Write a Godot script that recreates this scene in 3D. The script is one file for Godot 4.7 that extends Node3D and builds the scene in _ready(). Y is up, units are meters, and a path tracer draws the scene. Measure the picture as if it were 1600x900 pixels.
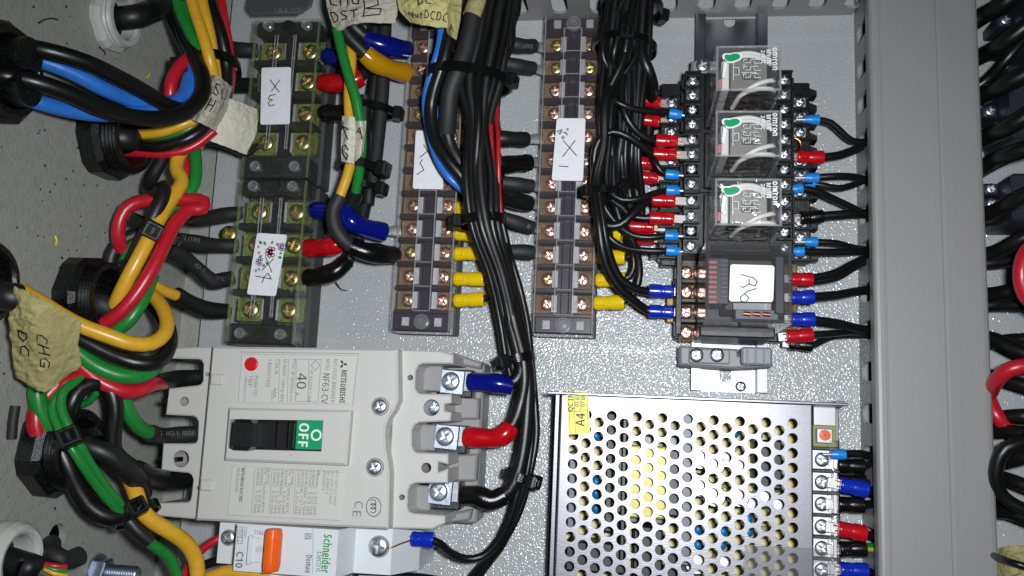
extends Node3D
# An open electrical cabinet photographed straight on with a phone flash.
# The mounting plate lies in the plane y = 0 and y points at the viewer; lengths below are millimetres.

const S := 0.001
const F := 1350.0
const CAM_H := 400.0
const CX := Vector3(0.99080028, -0.12786263, -0.04433901)
const CY := Vector3(0.02419825, -0.15496787, 0.98762311)
const CZ := Vector3(-0.13315121, -0.97961018, -0.15044816)
const WALL_X := -223.0

var M := {}
var K := {}
var origin := {}
var taken := {}
var rng := RandomNumberGenerator.new()


class MB:
	var v := PackedVector3Array()
	var n := PackedVector3Array()
	var t := PackedVector2Array()
	var ix := PackedInt32Array()

	func vert(p: Vector3, nn: Vector3, uv := Vector2.ZERO) -> int:
		v.append(p)
		n.append(nn)
		t.append(uv)
		return v.size() - 1

	func face(a: int, b: int, c: int) -> void:
		ix.append(a)
		ix.append(c)
		ix.append(b)

	func tri(a: Vector3, b: Vector3, c: Vector3) -> void:
		var nn := (b - a).cross(c - a).normalized()
		var i := vert(a, nn, Vector2(a.x, a.z) * 0.1)
		vert(b, nn, Vector2(b.x, b.z) * 0.1)
		vert(c, nn, Vector2(c.x, c.z) * 0.1)
		face(i, i + 1, i + 2)

	func quad(a: Vector3, b: Vector3, c: Vector3, d: Vector3) -> void:
		var nn := (c - a).cross(d - b).normalized()
		var i := vert(a, nn, Vector2(a.x, a.z) * 0.1)
		vert(b, nn, Vector2(b.x, b.z) * 0.1)
		vert(c, nn, Vector2(c.x, c.z) * 0.1)
		vert(d, nn, Vector2(d.x, d.z) * 0.1)
		face(i, i + 1, i + 2)
		face(i, i + 2, i + 3)

	# a box with chamfered edges
	func box(c: Vector3, s: Vector3, b := 0.3, bs := Basis.IDENTITY) -> MB:
		var h := s * 0.5
		b = minf(b, minf(h.x, minf(h.y, h.z)) * 0.6)
		var ax := [bs.x, bs.y, bs.z]
		var hh := [h.x, h.y, h.z]
		for k in 3:
			var u: int = (k + 1) % 3
			var w: int = (k + 2) % 3
			for sg in [-1.0, 1.0]:
				var o: Vector3 = c + ax[k] * (hh[k] * sg)
				var du: Vector3 = ax[u] * (hh[u] - b)
				var dw: Vector3 = ax[w] * (hh[w] - b) * sg
				quad(o - du - dw, o + du - dw, o + du + dw, o - du + dw)
		if b <= 0.0:
			return self
		for k in 3:
			var u: int = (k + 1) % 3
			var w: int = (k + 2) % 3
			for su in [-1.0, 1.0]:
				for sw in [-1.0, 1.0]:
					var d: Vector3 = ax[k] * (hh[k] - b)
					var p: Vector3 = c + ax[u] * (hh[u] * su) + ax[w] * ((hh[w] - b) * sw)
					var q: Vector3 = c + ax[u] * ((hh[u] - b) * su) + ax[w] * (hh[w] * sw)
					if su * sw > 0:
						_edge(p, q, d, c)
					else:
						_edge(p, q, d, c)
		for sx in [-1.0, 1.0]:
			for sy in [-1.0, 1.0]:
				for sz in [-1.0, 1.0]:
					var e := [hh[0] * sx, hh[1] * sy, hh[2] * sz]
					var i := [(hh[0] - b) * sx, (hh[1] - b) * sy, (hh[2] - b) * sz]
					var p: Vector3 = c + ax[0] * e[0] + ax[1] * i[1] + ax[2] * i[2]
					var q: Vector3 = c + ax[0] * i[0] + ax[1] * e[1] + ax[2] * i[2]
					var r: Vector3 = c + ax[0] * i[0] + ax[1] * i[1] + ax[2] * e[2]
					if (q - p).cross(r - p).dot((p + q + r) / 3.0 - c) > 0:
						tri(p, q, r)
					else:
						tri(p, r, q)
		return self

	func _edge(p: Vector3, q: Vector3, d: Vector3, c: Vector3) -> void:
		var nn := (q - p).cross(d)
		if nn.dot((p + q) * 0.5 - c) > 0:
			quad(p - d, q - d, q + d, p + d)
		else:
			quad(q - d, p - d, p + d, q + d)

	# rings of points, smooth across; caps closes both ends flat
	func rings(rr: Array, caps := true) -> void:
		var m: int = rr[0].size()
		var base := v.size()
		var nr := rr.size()
		var run := 0.0
		var mids := []
		for r in rr:
			var s := Vector3.ZERO
			for p in r:
				s += p
			mids.append(s / m)
		for k in nr:
			if k > 0:
				run += mids[k].distance_to(mids[k - 1])
			for j in m:
				var p: Vector3 = rr[k][j]
				var du: Vector3 = rr[k][(j + 1) % m] - rr[k][(j + m - 1) % m]
				var dv: Vector3 = rr[mini(k + 1, nr - 1)][j] - rr[maxi(k - 1, 0)][j]
				var nn := du.cross(dv)
				if nn.length_squared() < 1e-12:
					nn = p - mids[k]
				nn = nn.normalized()
				if nn.dot(p - mids[k]) < 0:
					nn = -nn
				vert(p, nn, Vector2(float(j) / m, run * 0.1))
		for k in nr - 1:
			for j in m:
				var a := base + k * m + j
				var b := base + k * m + (j + 1) % m
				var c := b + m
				var d := a + m
				var g := (v[b] - v[a]).cross(v[d] - v[a])
				if g.dot(n[a]) >= 0:
					face(a, b, c)
					face(a, c, d)
				else:
					face(a, c, b)
					face(a, d, c)
		if caps:
			for e in [0, nr - 1]:
				var out: Vector3 = (mids[e] - mids[1 if e == 0 else nr - 2]).normalized()
				var i := vert(mids[e], out)
				for j in m:
					vert(rr[e][j], out)
				for j in m:
					var a := i + 1 + j
					var b := i + 1 + (j + 1) % m
					if (v[a] - v[i]).cross(v[b] - v[i]).dot(out) > 0:
						face(i, a, b)
					else:
						face(i, b, a)

	# a tube along points (already smooth); rad: a number or one for each point; flat squashes it along up
	func tube(pts: Array, rad, seg := 10, caps := true, flat := 1.0, up := Vector3.UP) -> MB:
		var rr := []
		var side := Vector3.ZERO
		for k in pts.size():
			var d: Vector3 = (pts[mini(k + 1, pts.size() - 1)] - pts[maxi(k - 1, 0)]).normalized()
			if side == Vector3.ZERO:
				side = d.cross(up)
				if side.length() < 0.05:
					side = d.cross(Vector3.RIGHT)
			side = (side - d * side.dot(d)).normalized()
			var over := side.cross(d).normalized()
			var r: float = rad[k] if rad is Array else rad
			var ring := []
			for j in seg:
				var a := TAU * j / seg
				ring.append(pts[k] + side * (cos(a) * r) + over * (sin(a) * r * flat))
			rr.append(ring)
		rings(rr, caps)
		return self

	func cyl(a: Vector3, b: Vector3, r0: float, r1 := -1.0, seg := 16, caps := true) -> MB:
		return tube([a, b], [r0, r0 if r1 < 0 else r1], seg, caps)

	# profile of (radius, height) pairs turned round the y axis of xf, each step with its own flat normals
	func lathe(xf: Transform3D, prof: Array, seg := 24) -> MB:
		for k in prof.size() - 1:
			var p: Vector2 = prof[k]
			var q: Vector2 = prof[k + 1]
			var d := q - p
			if d.length() < 1e-6:
				continue
			var nn := Vector2(d.y, -d.x).normalized()
			var i := v.size()
			for j in seg + 1:
				var a := TAU * j / seg
				var e := Vector3(cos(a), 0, sin(a))
				var nv := (xf.basis * (e * nn.x + Vector3.UP * nn.y)).normalized()
				vert(xf * (e * p.x + Vector3.UP * p.y), nv, Vector2(float(j) / seg, p.y * 0.1))
				vert(xf * (e * q.x + Vector3.UP * q.y), nv, Vector2(float(j) / seg, q.y * 0.1))
			for j in seg:
				var a := i + j * 2
				face(a, a + 1, a + 3)
				face(a, a + 3, a + 2)
		return self

	func area(p: PackedVector2Array) -> float:
		var s := 0.0
		for k in p.size():
			s += p[k].cross(p[(k + 1) % p.size()])
		return s

	# outline (x, z) with holes, from y0 up to y1; bev chamfers the upper outer edge
	func prism(outer: Array, y0: float, y1: float, bev := 0.0, holes := [], xf := Transform3D.IDENTITY) -> MB:
		var poly := PackedVector2Array(outer)
		if area(poly) < 0:
			poly.reverse()
		var inset := PackedVector2Array(poly)
		if bev > 0:
			for k in poly.size():
				var a := poly[(k + poly.size() - 1) % poly.size()]
				var b := poly[k]
				var c := poly[(k + 1) % poly.size()]
				var e1 := (b - a).normalized()
				var e2 := (c - b).normalized()
				var m1 := Vector2(-e1.y, e1.x)
				var m2 := Vector2(-e2.y, e2.x)
				var m := (m1 + m2).normalized()
				inset[k] = b + m * (bev / maxf(0.35, m.dot(m1)))
		_cap(inset, holes, y1, true, xf)
		_cap(poly, holes, y0, false, xf)
		for k in poly.size():
			var a := poly[k]
			var b := poly[(k + 1) % poly.size()]
			_side(a, b, y0, y1 - bev, xf)
			if bev > 0:
				var c := inset[(k + 1) % poly.size()]
				var d := inset[k]
				_quad_xf(Vector3(a.x, y1 - bev, a.y), Vector3(d.x, y1, d.y), Vector3(c.x, y1, c.y), Vector3(b.x, y1 - bev, b.y), xf)
		for hh in holes:
			var hp := PackedVector2Array(hh)
			if area(hp) > 0:
				hp.reverse()
			for k in hp.size():
				_side(hp[k], hp[(k + 1) % hp.size()], y0, y1, xf)
		return self

	func _quad_xf(a: Vector3, b: Vector3, c: Vector3, d: Vector3, xf: Transform3D) -> void:
		quad(xf * a, xf * b, xf * c, xf * d)

	func _side(a: Vector2, b: Vector2, y0: float, y1: float, xf: Transform3D) -> void:
		_quad_xf(Vector3(a.x, y0, a.y), Vector3(a.x, y1, a.y), Vector3(b.x, y1, b.y), Vector3(b.x, y0, b.y), xf)

	# cut into hole-free pieces along lines through the holes
	func _cap(poly: PackedVector2Array, holes: Array, y: float, top: bool, xf: Transform3D) -> void:
		var pieces := [poly]
		if holes:
			var cuts := []
			for hh in holes:
				var m := Vector2.ZERO
				for q in hh:
					m += q
				cuts.append(m.x / hh.size())
			cuts.sort()
			cuts.append(1e4)
			var left := -1e4
			pieces = []
			for c in cuts:
				if c - left < 0.01:
					continue
				var strip := PackedVector2Array([Vector2(left, -1e4), Vector2(c, -1e4), Vector2(c, 1e4), Vector2(left, 1e4)])
				left = c
				var got := Geometry2D.intersect_polygons(poly, strip)
				for hh in holes:
					var next := []
					for g in got:
						for r in Geometry2D.clip_polygons(g, PackedVector2Array(hh)):
							if not Geometry2D.is_polygon_clockwise(r):
								next.append(r)
					got.assign(next)
				pieces.append_array(got)
		var nn := (xf.basis * (Vector3.UP if top else Vector3.DOWN)).normalized()
		for p in pieces:
			var id := Geometry2D.triangulate_polygon(p)
			var base := v.size()
			for q in p:
				vert(xf * Vector3(q.x, y, q.y), nn, q * 0.1)
			for k in id.size() / 3:
				var a := base + id[k * 3]
				var b := base + id[k * 3 + 1]
				var c := base + id[k * 3 + 2]
				if (v[b] - v[a]).cross(v[c] - v[a]).dot(nn) > 0:
					face(a, b, c)
				else:
					face(a, c, b)

	func mesh(from := Vector3.ZERO) -> ArrayMesh:
		var out := PackedVector3Array()
		out.resize(v.size())
		for i in v.size():
			out[i] = (v[i] - from) * 0.001
		var arr := []
		arr.resize(Mesh.ARRAY_MAX)
		arr[Mesh.ARRAY_VERTEX] = out
		arr[Mesh.ARRAY_NORMAL] = n
		arr[Mesh.ARRAY_TEX_UV] = t
		arr[Mesh.ARRAY_INDEX] = ix
		var m := ArrayMesh.new()
		m.add_surface_from_arrays(Mesh.PRIMITIVE_TRIANGLES, arr)
		return m


# ---------------------------------------------------------------- placing

func ray(x: float, y: float) -> Vector3:
	return CX * ((x - 800.0) / F) + CY * ((y - 450.0) / F) + CZ


func P(x: float, y: float, h := 0.0) -> Vector3:   # the point at height h above the plate seen there
	var d := ray(x, y)
	return Vector3(0, CAM_H, 0) + d * ((CAM_H - h) / -d.y)


func W(x: float, y: float, off := 0.0) -> Vector3:   # the point on the gland wall seen there
	var d := ray(x, y)
	return Vector3(0, CAM_H, 0) + d * ((WALL_X + off) / d.x)


func PP(a: Array) -> Array:
	var out := []
	for q in a:
		var p := P(q[0], q[1], q[2])
		if p.x < WALL_X + 4.5:   # never inside the gland wall
			p = W(q[0], q[1], 4.5)
		out.append(p)
	return out


func smooth(p: Array, step := 2.5) -> Array:
	if p.size() < 3:
		return p
	var out := []
	for k in p.size() - 1:
		var a: Vector3 = p[maxi(k - 1, 0)]
		var b: Vector3 = p[k]
		var c: Vector3 = p[k + 1]
		var d: Vector3 = p[mini(k + 2, p.size() - 1)]
		if k == 0:
			a = b * 2.0 - c
		if k == p.size() - 2:
			d = c * 2.0 - b
		var m := maxi(2, int(b.distance_to(c) / step))
		for i in m:
			var u := float(i) / m
			out.append(b.cubic_interpolate_in_time(c, a, d, u, maxf(0.01, sqrt(b.distance_to(c))), -maxf(0.01, sqrt(a.distance_to(b))), sqrt(b.distance_to(c)) + maxf(0.01, sqrt(c.distance_to(d)))))
	out.append(p[-1])
	return out


func numbered(called: String) -> String:
	taken[called] = taken.get(called, -1) + 1
	return called if taken[called] == 0 else "%s_%03d" % [called, taken[called]]


func meta(o: Node, label: String, category := "", group := "", kind := "") -> void:
	if label:
		o.set_meta("label", label)
	if category:
		o.set_meta("category", category)
	if group:
		o.set_meta("group", group)
	if kind:
		o.set_meta("kind", kind)


func thing(called: String, label: String, category: String, at: Vector3, group := "", kind := "") -> Node3D:
	var o := Node3D.new()
	o.name = numbered(called)
	add_child(o)
	o.position = at * S
	origin[o] = at
	meta(o, label, category, group, kind)
	return o


func put(mb: MB, called: String, m: Material, parent: Node = null) -> MeshInstance3D:
	var o := MeshInstance3D.new()
	if parent == null:
		o.name = numbered(called)
		origin[o] = mb.v[0]
		o.position = mb.v[0] * S
		o.mesh = mb.mesh(mb.v[0])
		add_child(o)
	else:
		o.name = called
		origin[o] = origin[parent]
		o.mesh = mb.mesh(origin[parent])
		parent.add_child(o, true)
	o.material_override = m
	return o


func inst(mesh: Mesh, called: String, m: Material, parent: Node, at: Vector3, bs := Basis.IDENTITY) -> MeshInstance3D:
	var o := MeshInstance3D.new()
	o.name = called
	o.mesh = mesh
	o.material_override = m
	o.transform = Transform3D(bs, (at - origin[parent]) * S)
	parent.add_child(o, true)
	origin[o] = origin[parent]
	return o


# lettering: right and up are the directions of the writing, at its middle
const READ_DOWN := Basis(Vector3(0, 0, 1), Vector3(1, 0, 0), Vector3(0, 1, 0))

func letters(txt: String, size: float, at: Vector3, parent: Node, m: Material, bold := false, bs := READ_DOWN, align := HORIZONTAL_ALIGNMENT_CENTER, stretch := 1.0, called := "lettering") -> MeshInstance3D:
	var key := [txt, bold, align]
	if not K.has(key):
		var f := SystemFont.new()
		f.font_names = PackedStringArray(["Droid Sans"])
		f.font_weight = 700 if bold else 400
		var tm := TextMesh.new()
		tm.font = f
		tm.text = txt
		tm.font_size = 32
		tm.pixel_size = 1.0 / 32.0
		tm.depth = 0.0
		tm.curve_step = 3.0
		tm.horizontal_alignment = align
		tm.vertical_alignment = VERTICAL_ALIGNMENT_CENTER
		K[key] = tm
	var o := MeshInstance3D.new()
	o.name = called
	o.mesh = K[key]
	o.material_override = m
	var s := size * S
	o.transform = Transform3D(Basis(bs.x * s * stretch, bs.y * s, bs.z * s), (at - origin[parent]) * S)
	parent.add_child(o, true)
	origin[o] = origin[parent]
	return o


# flat pen strokes: at maps (u, v) to a point, up is the side they lie on
func strokes(mb: MB, lines: Array, at: Callable, up: Vector3, wide: float, lift := 0.12) -> void:
	for line in lines:
		var pts := []
		for q in line:
			pts.append(at.call(q[0], q[1]) + up * lift)
		for k in pts.size() - 1:
			var d: Vector3 = (pts[k + 1] - pts[k])
			if d.length() < 1e-4:
				continue
			d = d.normalized()
			var s: Vector3 = up.cross(d).normalized() * wide * 0.5
			var a: Vector3 = pts[k] - d * wide * 0.35
			var b: Vector3 = pts[k + 1] + d * wide * 0.35
			mb.quad(a - s, b - s, b + s, a + s)


const PEN := {
	"X": [[[0, 0], [1, 1]], [[1, 0], [0, 1]]],
	"1": [[[0.5, 0], [0.5, 1]]],
	"2": [[[0, 0.2], [0.3, 0], [0.8, 0.05], [0.9, 0.3], [0.5, 0.65], [0, 1], [0.6, 0.92], [1, 1]]],
	"3": [[[0, 0.1], [0.5, 0], [0.9, 0.2], [0.4, 0.45], [0.9, 0.65], [0.6, 0.95], [0, 0.95]]],
	"4": [[[0.5, 0], [0, 0.6], [1, 0.6]], [[0.7, 0.1], [0.75, 1]]],
	"6": [[[0.8, 0], [0.3, 0.3], [0.1, 0.7], [0.4, 1], [0.8, 0.85], [0.75, 0.55], [0.2, 0.65]]],
	"R": [[[0.1, 1], [0.3, 0.1], [0.8, 0], [0.95, 0.25], [0.4, 0.5], [1, 1]]],
	"C": [[[0.9, 0.1], [0.4, 0], [0.05, 0.4], [0.2, 0.9], [0.9, 1]]],
	"H": [[[0.05, 0], [0, 1]], [[0.9, 0], [0.95, 1]], [[0, 0.55], [0.95, 0.45]]],
	"G": [[[0.9, 0.1], [0.4, 0], [0.05, 0.4], [0.2, 0.9], [0.85, 0.95], [0.9, 0.55], [0.55, 0.55]]],
	"D": [[[0.1, 0], [0.05, 1], [0.7, 0.9], [0.95, 0.45], [0.6, 0.05], [0.05, 0]]],
	"S": [[[0.95, 0.1], [0.4, 0], [0.1, 0.25], [0.8, 0.65], [0.7, 0.95], [0, 0.95]]],
	"T": [[[0, 0.05], [1, 0]], [[0.5, 0.05], [0.55, 1]]],
	"B": [[[0.1, 0], [0.05, 1]], [[0.05, 0], [0.8, 0.1], [0.8, 0.4], [0.1, 0.5], [0.95, 0.6], [0.9, 0.95], [0, 1]]],
	"I": [[[0.5, 0], [0.5, 0.95]]],
	"n": [[[0, 0.45], [0.05, 1]], [[0.05, 0.6], [0.5, 0.4], [0.8, 0.6], [0.85, 1]]],
	"p": [[[0.1, 0.4], [0, 1.35]], [[0.1, 0.5], [0.7, 0.4], [0.8, 0.8], [0.1, 0.9]]],
	"u": [[[0.05, 0.45], [0.1, 0.95], [0.6, 0.95], [0.8, 0.45]], [[0.8, 0.45], [0.9, 1]]],
	"t": [[[0.5, 0.1], [0.5, 1]], [[0.1, 0.4], [0.95, 0.35]]],
	"K": [[[0.1, 0], [0.1, 1]], [[0.9, 0], [0.15, 0.5], [0.95, 1]]],
	"A": [[[0, 1], [0.5, 0], [1, 1]], [[0.2, 0.6], [0.85, 0.6]]],
	"-": [[[0.1, 0.5], [0.9, 0.5]]],
	" ": [],
}

# a word in a box of (u, v): u0, v0 the corner where it starts, du and dv one letter's advance and height
func word(txt: String, u0: float, v0: float, du: float, dv: float, turn := 0.0) -> Array:
	var out := []
	for k in txt.length():
		for line in PEN[txt[k]]:
			var l := []
			for q in line:
				var a := Vector2((k + q[0] * 0.72) * du, q[1] * dv).rotated(turn)
				l.append([u0 + a.x, v0 + a.y])
			out.append(l)
	return out


func circle2(cx: float, cy: float, r: float, seg := 20) -> Array:
	var out := []
	for k in seg:
		out.append(Vector2(cx + cos(TAU * k / seg) * r, cy + sin(TAU * k / seg) * r))
	return out


func rect2(x0: float, z0: float, x1: float, z1: float, r := 0.0) -> Array:
	if r <= 0:
		return [Vector2(x0, z0), Vector2(x1, z0), Vector2(x1, z1), Vector2(x0, z1)]
	var out := []
	for q in [[x1 - r, z1 - r, 0], [x0 + r, z1 - r, 1], [x0 + r, z0 + r, 2], [x1 - r, z0 + r, 3]]:
		for k in 5:
			var a: float = PI / 2 * (q[2] + k / 4.0)
			out.append(Vector2(q[0] + cos(a) * r, q[1] + sin(a) * r))
	return out


# ---------------------------------------------------------------- camera, light, materials

func _ready() -> void:
	rng.seed = 7
	camera_and_light()
	materials()
	shared_meshes()
	setting()
	ducts()
	glands()
	breaker()
	small_breaker()
	power_supply()
	terminal_strips()
	relays()
	centre_wiring()
	relay_wiring()
	supply_wiring()
	left_wiring()
	beyond_duct()
	scraps()


func camera_and_light() -> void:
	var cam := Camera3D.new()
	cam.name = "camera"
	cam.fov = rad_to_deg(2.0 * atan(450.0 / F))
	cam.near = 0.01
	cam.far = 10.0
	cam.transform = Transform3D(Basis(CX, -CY, -CZ), Vector3(0, CAM_H * S, 0))
	add_child(cam)
	cam.current = true
	var we := WorldEnvironment.new()
	we.name = "environment"
	var e := Environment.new()
	e.background_mode = Environment.BG_COLOR
	e.background_color = Color(0.02, 0.021, 0.022)
	e.tonemap_mode = Environment.TONE_MAPPER_LINEAR
	e.tonemap_exposure = 1.0
	e.sdfgi_enabled = true
	e.ssao_enabled = true
	e.ssil_enabled = true
	we.environment = e
	add_child(we)
	# the phone's flash, a little beside the lens
	var fl := SpotLight3D.new()
	fl.name = "phone_flash"
	fl.light_color = Color(0.97, 0.985, 1.0)
	fl.light_energy = 0.178
	fl.light_size = 0.01
	fl.spot_range = 3.0
	fl.spot_angle = 54.0
	fl.spot_attenuation = 2.0
	fl.spot_angle_attenuation = 1.0
	fl.shadow_enabled = true
	fl.position = Vector3(26, CAM_H + 2, -14) * S
	add_child(fl)
	fl.look_at(P(870, 570, 0) * S, Vector3(0, 0, -1))


func noise(freq: float, seed_: int, size := 512, type := FastNoiseLite.TYPE_SIMPLEX, octaves := 4, ramp = null) -> NoiseTexture2D:
	var f := FastNoiseLite.new()
	f.noise_type = type
	f.frequency = freq
	f.seed = seed_
	f.fractal_octaves = octaves
	var t := NoiseTexture2D.new()
	t.noise = f
	t.width = size
	t.height = size
	t.seamless = true
	if ramp:
		var g := Gradient.new()
		g.offsets = PackedFloat32Array(ramp[0])
		g.colors = PackedColorArray(ramp[1])
		t.color_ramp = g
	return t


func relief(freq: float, seed_: int, strength: float) -> NoiseTexture2D:
	var t := noise(freq, seed_, 1024, FastNoiseLite.TYPE_SIMPLEX_SMOOTH, 2)
	t.as_normal_map = true
	t.bump_strength = strength
	return t


func mt(called: String, c: Color, rough: float, metal := 0.0, spec := 0.5) -> StandardMaterial3D:
	var m := StandardMaterial3D.new()
	m.resource_name = called
	m.albedo_color = c
	m.roughness = rough
	m.metallic = metal
	m.metallic_specular = spec
	M[called] = m
	return m


func tri(m: StandardMaterial3D, per_m: float) -> void:
	m.uv1_triplanar = true
	m.uv1_world_triplanar = true
	m.uv1_scale = Vector3.ONE * per_m


func materials() -> void:
	var g := func(a: float) -> Color: return Color(a, a, a)
	var peel := noise(0.045, 3, 1024, FastNoiseLite.TYPE_SIMPLEX_SMOOTH, 3)
	var grime := noise(0.012, 11, 1024, FastNoiseLite.TYPE_SIMPLEX, 6, [[0.0, 0.3, 0.6, 1.0], [g.call(0.93), g.call(0.97), Color(1, 1, 1), Color(1, 1, 1)]])
	var fleck := noise(0.11, 21, 1024, FastNoiseLite.TYPE_SIMPLEX, 2, [[0.0, 0.16, 0.22, 1.0], [g.call(0.45), g.call(0.8), Color(1, 1, 1), Color(1, 1, 1)]])
	var dusty := noise(0.06, 31, 512, FastNoiseLite.TYPE_SIMPLEX, 5, [[0.0, 0.55, 0.72, 1.0], [Color(0.1, 0.1, 0.105), Color(0.13, 0.13, 0.135), Color(0.3, 0.3, 0.29), Color(0.5, 0.5, 0.48)]])
	var smudge := noise(0.01, 41, 512, FastNoiseLite.TYPE_SIMPLEX, 5)
	var fine := noise(0.25, 51, 512, FastNoiseLite.TYPE_SIMPLEX, 2)
	# long faint streaks along z, as on extruded plastic
	var st := Image.create(256, 256, false, Image.FORMAT_L8)
	for x in 256:
		var a := rng.randf_range(0.975, 1.0)
		for y in 256:
			st.set_pixel(x, y, g.call(clampf(a + rng.randf_range(-0.02, 0.02), 0, 1)))
	var streak := ImageTexture.create_from_image(st)
	var m := mt("plate", Color(0.66, 0.675, 0.68), 0.15)
	m.albedo_texture = fleck
	m.normal_enabled = true
	m.normal_texture = relief(0.05, 3, 3.3)
	tri(m, 1.0 / 0.075)
	m = mt("cabinet", Color(0.60, 0.605, 0.575), 0.45)
	m.albedo_texture = grime
	m.normal_enabled = true
	m.normal_texture = relief(0.034, 4, 1.7)
	tri(m, 1.0 / 0.08)
	m = mt("duct", Color(0.55, 0.55, 0.545), 0.42)
	m.albedo_texture = streak
	m.heightmap_enabled = true
	m.heightmap_texture = fine
	m.heightmap_scale = 0.004
	tri(m, 1.0 / 0.09)
	# brushed sheet steel: noise drawn out along x
	var brush := Image.create(512, 512, false, Image.FORMAT_L8)
	for y in 512:
		var a := 0.5
		for x in 512:
			a = lerpf(a, rng.randf(), 0.06)
			brush.set_pixel(x, y, g.call(clampf(0.5 + (a - 0.5) * 1.6 + rng.randf_range(-0.05, 0.05), 0, 1)))
	var brushed := ImageTexture.create_from_image(brush)
	m = mt("steel", Color(0.50, 0.50, 0.52), 0.38, 0.92)
	m.heightmap_enabled = true
	m.heightmap_texture = brushed
	m.heightmap_scale = 0.005
	tri(m, 1.0 / 0.04)
	m = mt("zinc", Color(0.68, 0.72, 0.78), 0.38, 1.0)
	m.heightmap_enabled = true
	m.heightmap_texture = fine
	m.heightmap_scale = 0.004
	tri(m, 1.0 / 0.03)
	mt("screw_steel", Color(0.82, 0.84, 0.87), 0.36, 1.0)
	mt("screw_yellow", Color(0.84, 0.78, 0.55), 0.33, 1.0)
	mt("screw_copper", Color(0.90, 0.76, 0.70), 0.34, 1.0)
	mt("screw_dark", Color(0.78, 0.68, 0.60), 0.36, 1.0)
	m = mt("pad_yellow", Color(0.72, 0.72, 0.55), 0.3, 0.95)
	m.heightmap_enabled = true
	m.heightmap_texture = fine
	m.heightmap_scale = 0.03
	m.albedo_texture = noise(0.02, 61, 256, FastNoiseLite.TYPE_SIMPLEX, 3, [[0.0, 0.4, 0.6, 1.0], [Color(0.95, 0.7, 0.65), Color(0.9, 0.95, 0.7), Color(0.8, 1, 0.75), Color(1, 0.95, 0.6)]])
	tri(m, 1.0 / 0.03)
	m = mt("pad_copper", Color(0.87, 0.78, 0.73), 0.32, 0.85)
	m.heightmap_enabled = true
	m.heightmap_texture = fine
	m.heightmap_scale = 0.03
	m.albedo_texture = noise(0.02, 62, 256, FastNoiseLite.TYPE_SIMPLEX, 3, [[0.0, 0.4, 0.6, 1.0], [Color(1.0, 0.68, 0.62), Color(0.95, 0.9, 0.75), Color(0.85, 0.9, 0.75), Color(1, 0.8, 0.8)]])
	tri(m, 1.0 / 0.02)
	mt("tin", Color(0.80, 0.80, 0.80), 0.42, 0.8)
	mt("tin_white", Color(0.70, 0.70, 0.70), 0.45, 0.6)
	mt("copper", Color(0.83, 0.50, 0.33), 0.28, 1.0)
	m = mt("strip_metal", Color(0.72, 0.73, 0.74), 0.45, 0.8)
	m.heightmap_enabled = true
	m.heightmap_texture = fine
	m.heightmap_scale = 0.01
	tri(m, 1.0 / 0.02)
	for a in [["black_wire", 0.065, 0.33], ["black_gloss", 0.05, 0.2], ["black_matte", 0.12, 0.6], ["black_dull", 0.085, 0.45]]:
		m = mt(a[0], Color(a[1], a[1], a[1] * 1.02), a[2])
		m.roughness_texture = null
		m.heightmap_enabled = true
		m.heightmap_texture = fine
		m.heightmap_scale = 0.004
		tri(m, 1.0 / 0.03)
	for a in [["yellow_wire", Color(0.82, 0.63, 0.17)], ["green_wire", Color(0.11, 0.48, 0.19)], ["red_wire", Color(0.70, 0.10, 0.16)], ["blue_wire", Color(0.17, 0.44, 0.78)], ["earth_yellow", Color(0.75, 0.72, 0.15)]]:
		m = mt(a[0], a[1], 0.34)
		m.albedo_texture = grime
		m.heightmap_enabled = true
		m.heightmap_texture = smudge
		m.heightmap_scale = 0.012
		tri(m, 1.0 / 0.06)
	mt("blue_sleeve", Color(0.03, 0.075, 0.42), 0.16)
	mt("red_sleeve", Color(0.66, 0.04, 0.08), 0.2)
	mt("ochre_sleeve", Color(0.68, 0.49, 0.04), 0.16)
	mt("red_lug", Color(0.68, 0.05, 0.10), 0.24)
	mt("blue_lug", Color(0.05, 0.16, 0.64), 0.24)
	mt("yellow_lug", Color(0.86, 0.73, 0.06), 0.27)
	mt("ferrule", Color(0.08, 0.50, 0.82), 0.36)
	m = mt("black_plastic", Color(0.075, 0.075, 0.08), 0.32)
	m.heightmap_enabled = true
	m.heightmap_texture = fine
	m.heightmap_scale = 0.006
	tri(m, 1.0 / 0.03)
	m = mt("block_body", Color(0.13, 0.13, 0.165), 0.34)
	m.albedo_texture = grime
	tri(m, 1.0 / 0.04)
	m = mt("block_side", Color(0.24, 0.24, 0.245), 0.6)
	m.albedo_texture = grime
	tri(m, 1.0 / 0.03)
	m = mt("gland_black", Color(0.45, 0.45, 0.45), 0.3)
	m.albedo_texture = dusty
	m.heightmap_enabled = true
	m.heightmap_texture = fine
	m.heightmap_scale = 0.01
	tri(m, 1.0 / 0.05)
	mt("painted_hollow", Color(0.075, 0.075, 0.08), 0.5)  # black colour standing in for the dark depth of openings
	m = mt("gland_white", Color(0.72, 0.73, 0.71), 0.4)
	m.albedo_texture = grime
	tri(m, 1.0 / 0.06)
	m = mt("breaker", Color(0.725, 0.72, 0.705), 0.5)
	m.heightmap_enabled = true
	m.heightmap_texture = fine
	m.heightmap_scale = 0.003
	tri(m, 1.0 / 0.08)
	mt("breaker_label", Color(0.75, 0.745, 0.725), 0.38)
	mt("breaker_grey", Color(0.52, 0.52, 0.52), 0.45)
	mt("mcb_white", Color(0.80, 0.82, 0.83), 0.4)
	mt("orange", Color(0.90, 0.36, 0.06), 0.38)
	mt("green_flag", Color(0.02, 0.56, 0.36), 0.42)
	mt("red_button", Color(0.75, 0.05, 0.09), 0.4)
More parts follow.
